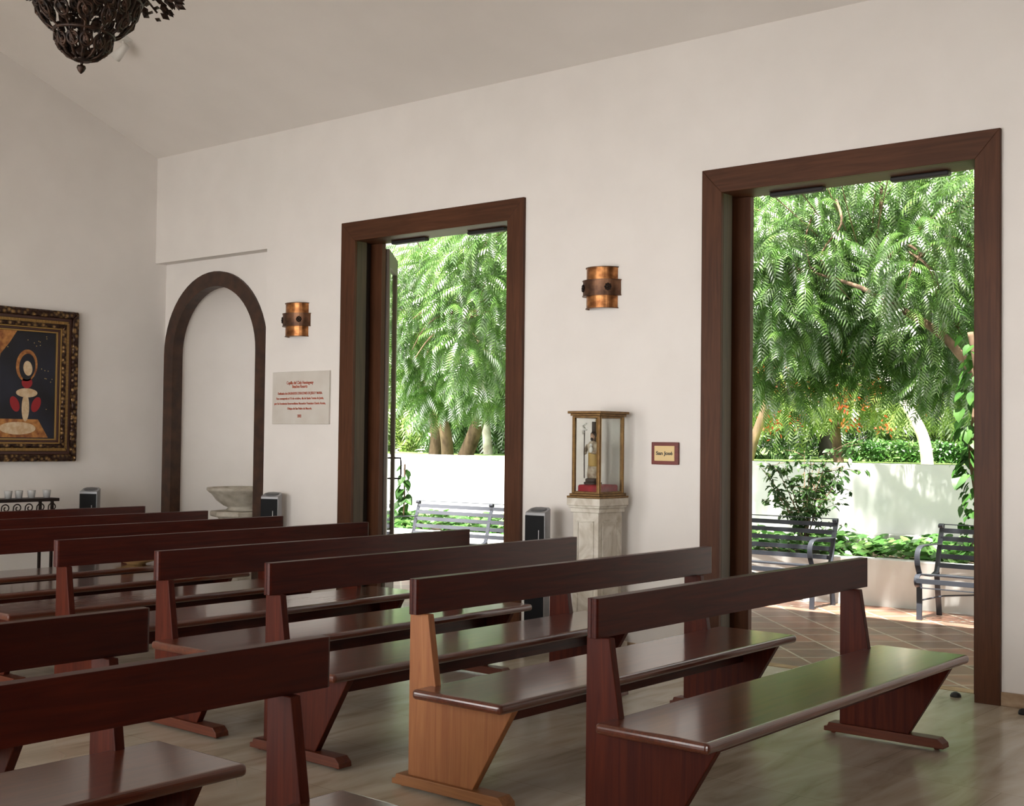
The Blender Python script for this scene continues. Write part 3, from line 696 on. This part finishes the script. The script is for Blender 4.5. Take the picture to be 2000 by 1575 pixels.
# small white spotlight on the sloping ceiling behind the chandelier
spx = empty('ceiling_spotlight', (-8.90, -1.36, ZC+SL*1.36), label='small white spotlight bracket on the ceiling behind the chandelier', cat='spotlight')
MB().box(-.06, .06, -.03, .05, -.03, .0).build('bracket', white_m, spx, bevel=.004)
MB().tube([(0, 0, -.03), (.02, -.01, -.10)], .012, 8).build('arm', white_m, spx)
MB().tube([(.05, .0, -.07), (.0, -.01, -.11), (-.06, -.03, -.16)], [.028, .034, .045], 14).build('lamp_head', white_m, spx, smooth=True)

# ------------------------------------------------------------------ door stops and leaf litter on the floor
ds = MB().lathe([(.030, 0), (.031, .008), (.024, .020), (.008, .028)], n=16).build('door_stop', blackb_m, smooth=True, label='small black rubber door stop on the floor inside the large doorway', cat='door stop'); ds.location = (-2.68, .06, 0)
ds2 = MB().lathe([(.030, 0), (.031, .010), (.026, .022), (.010, .030)], n=16).build('door_stop', blackb_m, smooth=True, label='small black object on the floor at the right picture edge', cat='door stop'); ds2.location = (-2.232, -.155, 0)
dl = MB().add([(-.02, 0, .002), (0, -.012, .008), (.028, .002, .004), (.004, .012, .01)], [(0, 1, 2, 3)]).build('fallen_leaf', mat('dry_leaf', (.12, .09, .02), .7), label='tiny dry leaf on the floor between the front pews', cat='leaf'); dl.location = (-3.83, -3.0, 0)

# ------------------------------------------------------------------ iron garden benches
def side_profile():
    back = [(.40, .37), (.43, .45), (.455, .56), (.49, .66), (.52, .745), (.51, .765), (.485, .755), (.49, .735)]
    seat = [(.40, .37), (.30, .345), (.18, .352), (.06, .372), (.01, .362), (-.012, .33), (0, .29), (.03, .27)]
    return back, seat
def make_bench(L, n_side, label):
    ro = empty('garden_bench', label=label, cat='bench', group='iron benches on the patio')
    back, seat = side_profile(); B = smooth_path(back, 5); Q = smooth_path(seat, 5)
    for k in range(n_side):
        x = k*L/(n_side-1)
        s_ = MB().strap([(x, y, z) for y, z in B], (1, 0, 0), .042, .010); s_.strap([(x, y, z) for y, z in Q], (1, 0, 0), .042, .010)
        s_.build('side_frame', bench_m, ro, bevel=.002)
        MB().strap([(x, .045, 0), (x, .05, .15), (x, .045, .30)], (1, 0, 0), .045, .012).build('leg', bench_m, ro)
        MB().strap([(x, .46, 0), (x, .43, .18), (x, .405, .37)], (1, 0, 0), .045, .012).build('leg', bench_m, ro)
        if k in (0, n_side-1):
            arm = smooth_path([(.475, .60), (.40, .60), (.20, .605), (.06, .595), (.005, .54), (.01, .45), (.05, .375)], 5)
            MB().strap([(x, y, z) for y, z in arm], (1, 0, 0), .045, .010).build('armrest', bench_m, ro, bevel=.002)
    for (y, z) in [(.418, .425), (.445, .50), (.462, .575), (.485, .645), (.508, .712)]:
        MB().box(0, L, y-.006, y+.002, z-.020, z+.020).build('back_slat', bench_m, ro, bevel=.002)
    MB().box(0, L, .500, .524, .760, .768).build('top_rail', bench_m, ro, bevel=.002)
    for i, y in enumerate((.33, .26, .19, .12, .05)):
        z = [.352, .346, .352, .364, .374][i]; MB().box(0, L, y-.022, y+.022, z, z+.007).build('seat_slat', bench_m, ro, bevel=.002)
    MB().box(0, L, -.018, -.010, .305, .345).build('seat_slat', bench_m, ro, bevel=.002)
    MB().box(0, L, .02, .04, .262, .270).build('front_stretcher', bench_m, ro)
    MB().tube([(0, .045, .16), (.12, .25, .19), (L/2, .25, .26)], .007, 6).tube([(L, .045, .16), (L-.12, .25, .19), (L/2, .25, .26)], .007, 6).build('brace', bench_m, ro)
    return ro
b1 = make_bench(1.5, 2, 'dark iron slatted bench in front of the leafy shrub, left in the large doorway'); b1.location = (-6.53, 2.97, -.008)
b2 = make_bench(1.5, 2, 'dark iron slatted bench cut off by the right edge of the large doorway'); b2.location = (-4.09, 3.0, -.008); b2.rotation_euler = (0, 0, -.02)
b3 = make_bench(2.0, 3, 'dark iron slatted bench seen through the smaller doorway'); b3.location = (-9.62, 2.42, -.008); b3.rotation_euler = (0, 0, .06)

# ------------------------------------------------------------------ plants
def fast_mesh(name, V, F, m, parent=None):
    me = bpy.data.meshes.new(name); k = F.shape[1]
    me.vertices.add(len(V)); me.vertices.foreach_set('co', V.astype(np.float32).ravel())
    me.loops.add(F.size); me.loops.foreach_set('vertex_index', F.astype(np.int32).ravel())
    me.polygons.add(len(F)); me.polygons.foreach_set('loop_start', np.arange(0, F.size, k, dtype=np.int32))
    try: me.polygons.foreach_set('loop_total', np.full(len(F), k, dtype=np.int32))
    except Exception: pass
    me.update(calc_edges=True); me.materials.append(m)
    o = bpy.data.objects.new(name, me); C.objects.link(o)
    if parent: o.parent = parent
    return o
def leaflet(base, dirv, side, L, wd, curl):
    d = np.array(dirv, float); d /= np.linalg.norm(d); s = np.array(side, float); s /= np.linalg.norm(s); g = np.array([0, 0, -1.0])
    b = np.array(base, float)
    m1 = b+d*L*.38+g*L*curl*.12; m2 = b+d*L*.72+g*L*curl*.42; t = b+d*L+g*L*curl*.95
    return [b-s*wd*.10, b+s*wd*.10, m1+s*wd*.5, m1-s*wd*.5, m2+s*wd*.36, m2-s*wd*.36, t+s*wd*.03, t-s*wd*.03], [(0, 1, 2, 3), (3, 2, 4, 5), (5, 4, 6, 7)]
def frond(npair, lw=.05, ll=.26, droop=.45, curl=.5, hi=True):
    V = []; F = []
    P = lambda t: np.array([t*(1-.12*t), 0, -droop*t*t])
    for i in range(npair):
        t = .12+.86*i/(npair-1) if npair > 1 else .5
        p = P(t); tg = P(min(t+.03, 1))-P(t-.03); tg /= np.linalg.norm(tg)
        L = ll*(1-.35*abs(t-.45)/.55)
        for s in (-1, 1):
            d = tg*.45+np.array([0, s, 0])*.95+np.array([0, 0, -.18])
            sd = np.cross(d, [0, 0, 1.]); vs, fs = leaflet(p, d, tg, L, lw, curl)
            if not hi: vs = [vs[0], vs[2], vs[6], vs[3]]; fs = [(0, 1, 2, 3)]
            b = len(V); V += vs; F += [tuple(q+b for q in f) for f in fs]
    # rachis
    for i in range(5):
        a, c = P(i/5), P((i+1)/5); b = len(V); w_ = .006
        V += [a+[0, -w_, 0], a+[0, w_, 0], c+[0, w_, 0], c+[0, -w_, 0]]; F.append((b, b+1, b+2, b+3))
    return np.array(V), np.array(F)
def scatter(template, pos, az, pitch, roll, scale):
    V, F = template; N = len(pos)
    ca, sa, cp, sp_, cr, sr = np.cos(az), np.sin(az), np.cos(pitch), np.sin(pitch), np.cos(roll), np.sin(roll)
    Z = np.zeros(N); O = np.ones(N)
    Rz = np.stack([ca, -sa, Z, sa, ca, Z, Z, Z, O], 1).reshape(N, 3, 3)
    Ry = np.stack([cp, Z, sp_, Z, O, Z, -sp_, Z, cp], 1).reshape(N, 3, 3)
    Rx = np.stack([O, Z, Z, Z, cr, -sr, Z, sr, cr], 1).reshape(N, 3, 3)
    M = Rz@Ry@Rx*scale[:, None, None]
    W_ = np.einsum('nij,vj->nvi', M, V)+pos[:, None, :]
    FF = F[None]+(np.arange(N)*len(V))[:, None, None]
    return W_.reshape(-1, 3), FF.reshape(-1, F.shape[1])
def blob_fronds(rng, blobs, dens, size, template, shell=.45, pitch=(-.3, 1.0)):
    P = []; A = []
    for c, r, *f in blobs:
        n = int((f[0] if f else 1)*dens*(r[0]*r[1]+r[1]*r[2]+r[0]*r[2]))
        d = rng.normal(size=(n, 3)); d /= np.linalg.norm(d, axis=1)[:, None]
        rad = shell+(1-shell)*rng.random(n)**.6
        rad *= 1+.16*np.sin(d[:, 0]*7+c[0]*3)*np.cos(d[:, 2]*6+c[1])
        P.append(np.array(c)+d*rad[:, None]*np.array(r)); A.append(np.arctan2(d[:, 1], d[:, 0])+rng.normal(0, .7, n))
    P = np.concatenate(P); A = np.concatenate(A); n = len(P)
    return scatter(template, P, A, rng.uniform(pitch[0], pitch[1], n), rng.normal(0, .35, n), size*rng.uniform(.7, 1.25, n))
NEAR = frond(10, .060, .27, .45, .55, True)
FARF = frond(8, .085, .30, .5, .4, False)
def leaf_simple(wd=.45, curl=.25):
    V, F = leaflet((0, 0, 0), (1, 0, .05), (0, 1, 0), 1, wd, curl)
    V = np.array(V); V[[2, 3, 4, 5], 2] += -.0
    return V, np.array(F)
SIMPLE = leaf_simple()
def heart():
    pts = [(0, 0, 0), (-.10, .26, .03), (.10, .44, .05), (.42, .42, .02), (.78, .20, -.10), (1.0, 0, -.24)]
    V = []; F = []
    mid = [(0, 0, -.02), (0, 0, -.02), (.12, 0, -.02), (.42, 0, -.03), (.78, 0, -.13), (1.0, 0, -.24)]
    for s in (1, -1):
        b = len(V)
        for p in pts: V.append((p[0], p[1]*s, p[2]))
        for p in mid: V.append(p)
        for i in range(5): F.append((b+i, b+i+1, b+6+i+1, b+6+i))
    return np.array(V, float), np.array(F)
HEART = heart()
def branches(mb, rng, blobs, start, r0, n_sub=4):
    for c, r, *_ in blobs:
        a = Vector(start); b = Vector(c); mid = (a+b)/2+Vector((rng.normal(0, .15), rng.normal(0, .15), .2))
        pts = smooth_path([tuple(a), tuple(mid), tuple(b)], 5); m = len(pts)
        hi_ = .22 if r[2] <= .25 else 1
        mb.tube(pts, [hi_*r0*(1-.75*i/(m-1)) for i in range(m)], 6)
        for k in range(n_sub):
            d = Vector(rng.normal(size=3)); d.normalize(); e = b+Vector((d.x*r[0], d.y*r[1], d.z*r[2]-.1))*.9
            q = smooth_path([tuple(mid if k % 2 else b), tuple((b+e)/2+Vector((0, 0, .12))), tuple(e)], 4)
            mb.tube(q, [hi_*r0*.28*(1-.8*i/(len(q)-1)) for i in range(len(q))], 5)
def tree(name, label, group, trunk, tr, bark, blobs, start, br, dens, size, tmpl, lm, seed, cat='tree', extra=None, shell=.45):
    rng = np.random.default_rng(seed); ro = empty(name, trunk[0], label=label, cat=cat, group=group); o = Vector(trunk[0])
    L_ = lambda p: tuple(Vector(p)-o)
    tp = smooth_path([L_(p) for p in trunk], 6); m = len(tp)
    MB().tube(tp, [tr[0]+(tr[1]-tr[0])*i/(m-1) for i in range(m)], 12).build('trunk', bark, ro, smooth=True)
    bl = [(L_(b[0]), *b[1:]) for b in blobs]
    bm_ = MB(); branches(bm_, rng, bl, L_(start), br)
    if extra:
        for pts, r in extra: q = smooth_path([L_(p) for p in pts], 5); bm_.tube(q, [r*(1-.8*i/(len(q)-1)) for i in range(len(q))], 7)
    bm_.build('branch', bark, ro, smooth=True)
    V, F = blob_fronds(rng, bl, dens, size, tmpl, shell); fast_mesh('foliage', V, F, lm, ro)
    return ro
# weeping feathery tree over the patio, seen through the large doorway
tree('feathery_tree', 'nearest feathery-leaved tree drooping across the large doorway, brown branch at right', 'trees beyond the garden wall',
     [(-4.62, 6.6, 1.0), (-4.72, 6.55, 1.7), (-5.05, 6.45, 2.3), (-5.5, 6.3, 2.75), (-6.1, 6.0, 3.3)], (.12, .06), bark_br,
     [((-6.35, 5.3, 3.25), (.62, .6, .85)), ((-6.8, 5.9, 2.6), (.5, .55, .75)), ((-5.75, 6.2, 3.5), (.85, .6, .75), .9), ((-4.85, 5.0, 3.3), (.5, .5, .62), .55),
      ((-5.9, 6.5, 2.65), (.85, .6, .55)), ((-4.75, 5.7, 2.6), (.5, .5, .6), .8), ((-5.7, 5.9, 4.35), (.9, .6, .45), .7), ((-4.1, 5.2, 3.9), (.7, .6, .45), .6), ((-7.3, 5.8, 3.9), (.8, .7, .6)),
      ((-5.15, 6.5, 2.3), (.6, .5, .42)), ((-3.6, 5.4, 3.3), (.6, .7, .6), .7), ((-5.4, 5.6, 3.0), (.35, .4, .5), .8),
      ((-5.9, 2.22, 4.9), (.75, .42, .22), 1.1), ((-4.6, 2.32, 4.8), (.70, .40, .22), 1.1), ((-3.4, 2.25, 4.9), (.7, .42, .22), 1.1), ((-7.1, 2.1, 4.9), (.7, .40, .22), 1.1), ((-6.0, 4.0, 5.0), (1.0, .5, .2), .38), ((-4.7, 4.1, 5.0), (.6, .4, .2), .25)],
     (-5.9, 6.1, 3.2), .035, 370, .34, NEAR, leaf_near, 11,
     extra=[([(-4.30, 5.15, 2.0), (-4.62, 5.0, 2.47), (-5.02, 4.9, 2.76), (-5.36, 4.9, 2.96), (-5.7, 5.0, 3.1), (-6.3, 5.2, 3.3)], .05), ([(-5.9, 5.3, 4.0), (-5.75, 5.1, 3.7), (-5.95, 5.05, 3.35), (-5.6, 5.0, 2.9)], .016), ([(-6.1, 5.3, 4.0), (-6.15, 5.1, 3.6), (-6.05, 5.0, 3.2), (-6.2, 5.0, 2.9)], .012)])
tree('feathery_tree', 'feathery-leaved tree hanging across the smaller doorway with bare grey twigs', 'trees beyond the garden wall',
     [(-14.6, 8.8, 1.0), (-14.5, 8.6, 1.6), (-14.7, 8.4, 2.3), (-14.2, 8.0, 3.1), (-13.4, 7.4, 3.5)], (.11, .06), bark_br,
     [((-10.8, 5.2, 3.2), (.55, .6, 1.0)), ((-11.6, 5.9, 3.9), (.8, .6, .5), .7), ((-12.9, 6.9, 4.1), (1.0, .7, .5), .8), ((-12.3, 7.2, 2.9), (.75, .6, .7)), ((-13.7, 7.2, 3.3), (.8, .7, .8)),
      ((-13.4, 7.6, 2.35), (.9, .6, .5)), ((-11.5, 6.4, 2.3), (.7, .5, .45)), ((-10.1, 5.0, 4.1), (.7, .6, .4), .6), ((-10.6, 2.3, 4.9), (.9, .4, .2), .3), ((-8.9, 2.5, 4.9), (.8, .4, .2), .3)],
     (-13.0, 7.2, 3.4), .04, 300, .37, NEAR, leaf_near, 12,
     extra=[([(-13.4, 7.4, 3.5), (-12.6, 6.8, 3.2), (-12.0, 6.4, 3.2), (-11.3, 5.5, 3.05), (-10.6, 5.2, 3.08)], .05), ([(-10.7, 5.1, 3.08), (-11.1, 4.9, 3.05), (-11.4, 4.85, 2.9), (-11.7, 4.9, 2.6)], .022), ([(-11.0, 4.95, 3.05), (-11.3, 4.8, 3.1), (-11.6, 4.8, 3.0)], .014), ([(-12.4, 6.6, 3.3), (-12.7, 6.3, 2.9), (-12.9, 6.2, 2.6)], .02)])
random.seed(21); rg = np.random.default_rng(5)
# more distant trees, each with its own trunk and crown
FT = [
 ('white_barked_tree', 'stout pale-barked tree rising behind the wall, right of the orange flowers', [(-6.36, 9.0, 1.0), (-6.42, 9.0, 1.5), (-6.66, 9.0, 1.95), (-7.0, 9.0, 2.4), (-7.2, 9.1, 3.0)], (.085, .05), bark_wh, [((-7.6, 10.2, 4.2), (1.4, 1.2, 1.1), .6), ((-8.9, 9.6, 4.6), (1.3, 1.0, 1.0), .6), ((-6.0, 9.8, 4.0), (1.2, 1.0, 1.1), .6)], leaf_far),
 ('slender_tree', 'slender brown tree leaning at the left side of the large doorway', [(-9.02, 9.0, 1.0), (-8.88, 9.0, 1.5), (-8.66, 9.0, 2.1), (-8.5, 9.0, 3.0)], (.075, .05), bark_br, [((-8.9, 9.4, 4.0), (1.2, .9, .9), .7), ((-10.3, 10.0, 3.6), (1.0, 1.0, .9), .7)], leaf_far),
 ('slender_tree', 'curved brown-trunked tree left of centre in the smaller doorway', [(-15.4, 9.3, 1.0), (-15.35, 9.3, 1.6), (-15.6, 9.2, 2.2), (-15.6, 9.2, 2.8)], (.12, .08), bark_br, [((-15.6, 9.2, 3.8), (1.4, 1.2, 1.2)), ((-16.6, 9.6, 3.2), (1.1, 1.0, .9))], leaf_yel),
 ('slender_tree', 'dark leaning trunk tree in the middle of the smaller doorway', [(-14.9, 9.5, 1.0), (-14.6, 9.5, 1.6), (-14.35, 9.4, 2.1), (-14.0, 9.2, 2.9)], (.14, .08), bark_br, [((-14.0, 9.2, 3.8), (1.2, 1.1, 1.0)), ((-13.0, 8.6, 4.6), (1.2, 1.1, 1.0))], leaf_far),
 ('white_forked_tree', 'forked white-trunked tree behind the leaning trunk in the smaller doorway', [(-16.6, 12.2, 1.0), (-16.7, 12.2, 1.7), (-16.9, 12.2, 2.5), (-17.3, 12.2, 3.3)], (.10, .06), bark_wh, [((-17.2, 12.4, 4.4), (1.6, 1.3, 1.4)), ((-15.6, 12.0, 4.4), (1.4, 1.2, 1.3))], leaf_far),
 ('white_forked_tree', 'single straight white-trunked tree at right behind the smaller doorway wall', [(-15.9, 12.0, 1.0), (-15.85, 12.0, 1.9), (-15.8, 12.0, 3.0)], (.10, .07), bark_wh, [((-15.2, 12.0, 4.6), (1.5, 1.3, 1.5))], leaf_far),
 ('orange_flowering_tree', 'low yellow-green tree with orange blossom seen in the large doorway', [(-9.0, 12.0, 1.0), (-9.05, 12.0, 1.5), (-9.1, 12.0, 2.0)], (.09, .06), bark_br, [((-8.5, 11.8, 2.35), (1.1, .8, .42)), ((-9.8, 12.0, 2.2), (1.0, .8, .5)), ((-7.6, 11.6, 2.2), (.7, .6, .4))], leaf_yel),
 ('dark_trunk_tree', 'dark-trunked tree far behind the orange blossom in the large doorway', [(-11.6, 17, 1.0), (-11.6, 17, 2.2), (-11.7, 17, 3.6)], (.2, .14), mat('dark_bark', (.05, .04, .035), .9), [((-11.7, 17, 4.8), (2.0, 1.5, 1.6)), ((-9.9, 16.6, 5.6), (1.8, 1.5, 1.6))], leaf_far),
]
trees = []
for i, (nm, lb, tk, tr_, bk, bl, lm) in enumerate(FT):
    trees.append(tree(nm, lb, 'trees beyond the garden wall', tk, tr_, bk, bl, tk[-1], .035, 125 if lm is not leaf_yel else 150, .42, FARF, lm, 40+i))
# fork on the forked tree
of = Vector((-16.6, 12.2, 1.0)); MB().tube([tuple(Vector(p)-of) for p in [(-16.68, 12.2, 1.75), (-17.3, 12.2, 2.1), (-18.0, 12.2, 2.7)]], [.07, .06, .04], 8).build('fork', bark_wh, trees[4], smooth=True)
# orange blossom clusters
fo_ = Vector((-9.0, 12.0, 1.0)); fl_m = MB()
P = []; 
for k in range(48):
    c = np.array([-9.0+rg.uniform(-1.6, 1.7), 10.95+rg.uniform(-.3, .4), 2.15+rg.uniform(-.5, .65)])-np.array(fo_)
    P.append(c+rg.normal(0, .075, size=(24, 3)))
P = np.concatenate(P); n_ = len(P)
V, F = scatter(SIMPLE, P, rg.uniform(0, 6.3, n_), rg.uniform(-1.2, 1.2, n_), rg.normal(0, .6, n_), .07*rg.uniform(.7, 1.2, n_)); fast_mesh('blossom', V, F, flower_m, trees[6])
# tall far trees closing the view, each its own
FB = [(-27, 21, 4.2), (-23.5, 19, 3.8), (-20.5, 17.5, 4.4), (-18.0, 19.5, 4.6), (-15.2, 17.2, 4.2), (-13.2, 20.5, 4.8), (-10.6, 21.5, 4.6), (-8.2, 19.2, 4.2), (-6.0, 21.0, 4.5), (-4.0, 18.0, 4.2), (-12.6, 14.2, 3.9), (-18.6, 14.4, 3.9), (-21.8, 15.2, 3.7)]
DN = ['far left in the smaller doorway', 'left in the smaller doorway beyond the wall', 'left of centre in the smaller doorway', 'behind the forked trunk', 'behind the right-hand white trunk', 'between the two doorways', 'left in the large doorway', 'centre of the large doorway', 'right of centre in the large doorway', 'at the right of the large doorway', 'behind the slender leaning tree', 'behind the curved brown trunk', 'beyond the open glazed door']
for i, (x, y, h_) in enumerate(FB):
    bl = [((x+rg.uniform(-.5, .5), y+rg.uniform(-.4, .4), 1.6+h_*f), (1.9*s_, 1.3*s_, 1.25*s_)) for f, s_ in ((.08, .95), (.35, 1.1), (.65, 1.1), (.95, 1.0))]
    tree('background_tree', 'dense background tree '+DN[i], 'dense trees closing the garden view', [(x, y, 1.0), (x+.1, y, 2.2), (x, y, h_)], (.16, .08), bark_br, bl, (x, y, h_*.6), .05, 78, .6, FARF, leaf_far if i % 3 else leaf_yel, 80+i, shell=.3)
# clipped hedge behind the wall
hg = ribbon([(-8.9, 13.6), (-7.5, 13.7), (-6.0, 13.8), (-4.5, 13.9)], 0, .8, 1.1, 1.42); hg = None
rgh = np.random.default_rng(8); n_ = 9000
P = np.stack([rgh.uniform(-9.4, -5.0, n_), 13.2+rgh.random(n_)**2*.8, 1.14+rgh.random(n_)*.33], 1)
V, F = scatter(SIMPLE, P, rgh.uniform(0, 6.3, n_), rgh.uniform(-1, 1, n_), rgh.normal(0, .5, n_), .09*rgh.uniform(.6, 1.2, n_))
tag(fast_mesh('clipped_hedge', V, F, leaf_cov), 'low clipped hedge on the lawn behind the wall, beside the pale trunk', 'hedge')
# groundcover in the planter: nobody could count it
n_ = 5200; xx = rgh.uniform(-13.5, -2.2, n_); ty = rgh.random(n_)
py = np.interp(xx, [p[0] for p in PL], [p[1] for p in PL])
P = np.stack([xx, py+.12+ty*1.75, .37+.10*rgh.random(n_)+.05*np.sin(xx*3)**2*(ty > .08)], 1)
V, F = scatter(HEART, P, rgh.uniform(0, 6.3, n_), rgh.uniform(-.7, .25, n_), rgh.normal(0, .4, n_), .105*rgh.uniform(.6, 1.2, n_))
tag(fast_mesh('groundcover_plants', V, F, leaf_cov), 'low glossy green leaves filling the long white planter', 'groundcover', kind='stuff')
# shrub behind the left-hand bench
so = Vector((-5.72, 4.25, .36)); sh = empty('leafy_shrub', so, label='thin-stemmed leafy shrub rising behind the bench in the planter', cat='shrub')
stm = MB(); LP = []; LA = []
for k in range(13):
    a = rgh.uniform(0, 6.3); sp_r = rgh.uniform(.12, .52); hgt = rgh.uniform(.6, 1.05)
    e = (sp_r*math.cos(a), sp_r*math.sin(a)*.8, hgt); q = smooth_path([(0, 0, 0), (e[0]*.3, e[1]*.3, hgt*.5), e], 6)
    stm.tube(q, [.010*(1-.8*i/(len(q)-1)) for i in range(len(q))], 5)
    for j in range(4):
        s0 = q[5+j*2]; d = rgh.normal(size=3)*np.array([.22, .18, .10])+np.array([0, 0, .03]); q2 = [s0, tuple(np.array(s0)+d*.5+[0, 0, .02]), tuple(np.array(s0)+d)]
        stm.tube(q2, [.004, .003, .0015], 4)
        for t in range(17): LP.append(np.array(s0)+d*(.1+.055*t)+rgh.normal(0, .014, 3)); LA.append(rgh.uniform(0, 6.3))
    for t in range(20): LP.append(np.array(q[4+t//2 if 4+t//2 < len(q) else -1])+rgh.normal(0, .03, 3)); LA.append(rgh.uniform(0, 6.3))
stm.build('stem', bark_br, sh, smooth=True)
LP = np.array(LP); n_ = len(LP)
V, F = scatter(SIMPLE, LP, np.array(LA), rgh.uniform(-.2, 1.0, n_), rgh.normal(0, .5, n_), .072*rgh.uniform(.7, 1.25, n_)); fast_mesh('foliage', V, F, leaf_shrub, sh)
# large-leaved vine climbing at the right
vo = Vector((-4.22, 4.65, .38)); vi = empty('climbing_vine', vo, label='climbing vine with large heart-shaped leaves at the right of the large doorway', cat='vine')
vp = smooth_path([(0, 0, 0), (.03, .02, .5), (-.02, 0, 1.0), (.03, .02, 1.6), (-.03, 0, 2.1)], 8)
MB().tube(vp, .028, 8).build('stem', bark_br, vi, smooth=True)
def vleaves(zlo, zhi, n, s, spread):
    z = rgh.uniform(zlo, zhi, n); a = rgh.uniform(0, 6.3, n); r = spread*rgh.uniform(.3, 1, n)
    P = np.stack([r*np.cos(a), r*np.sin(a)*.7, z], 1); return scatter(HEART, P, a+rgh.normal(0, .5, n), rgh.uniform(.5, 1.2, n), rgh.normal(0, .35, n), s*rgh.uniform(.7, 1.2, n))
V1, F1 = vleaves(.0, .85, 90, .09, .14); V2, F2 = vleaves(.75, 1.55, 46, .15, .17); V3, F3 = vleaves(1.5, 2.1, 26, .10, .12)
V = np.concatenate([V1, V2, V3]); F = np.concatenate([F1, F2+len(V1), F3+len(V1)+len(V2)]); fast_mesh('foliage', V, F, leaf_vine, vi)
# small climbing plant beside the open glazed door
co_ = Vector((-10.55, 3.6, .38)); cl = empty('climbing_plant', co_, label='narrow leafy plant partly hidden by the open glazed door', cat='plant')
MB().tube([(0, 0, 0), (.02, 0, .35), (0, .02, .75)], .010, 6).build('stem', bark_br, cl)
z = rgh.uniform(.1, .8, 34); a = rgh.uniform(0, 6.3, 34)
V, F = scatter(HEART, np.stack([.03*np.cos(a), .03*np.sin(a), z], 1), a, rgh.uniform(.4, 1.1, 34), rgh.normal(0, .3, 34), .12*rgh.uniform(.7, 1.2, 34)); fast_mesh('foliage', V, F, leaf_vine, cl)
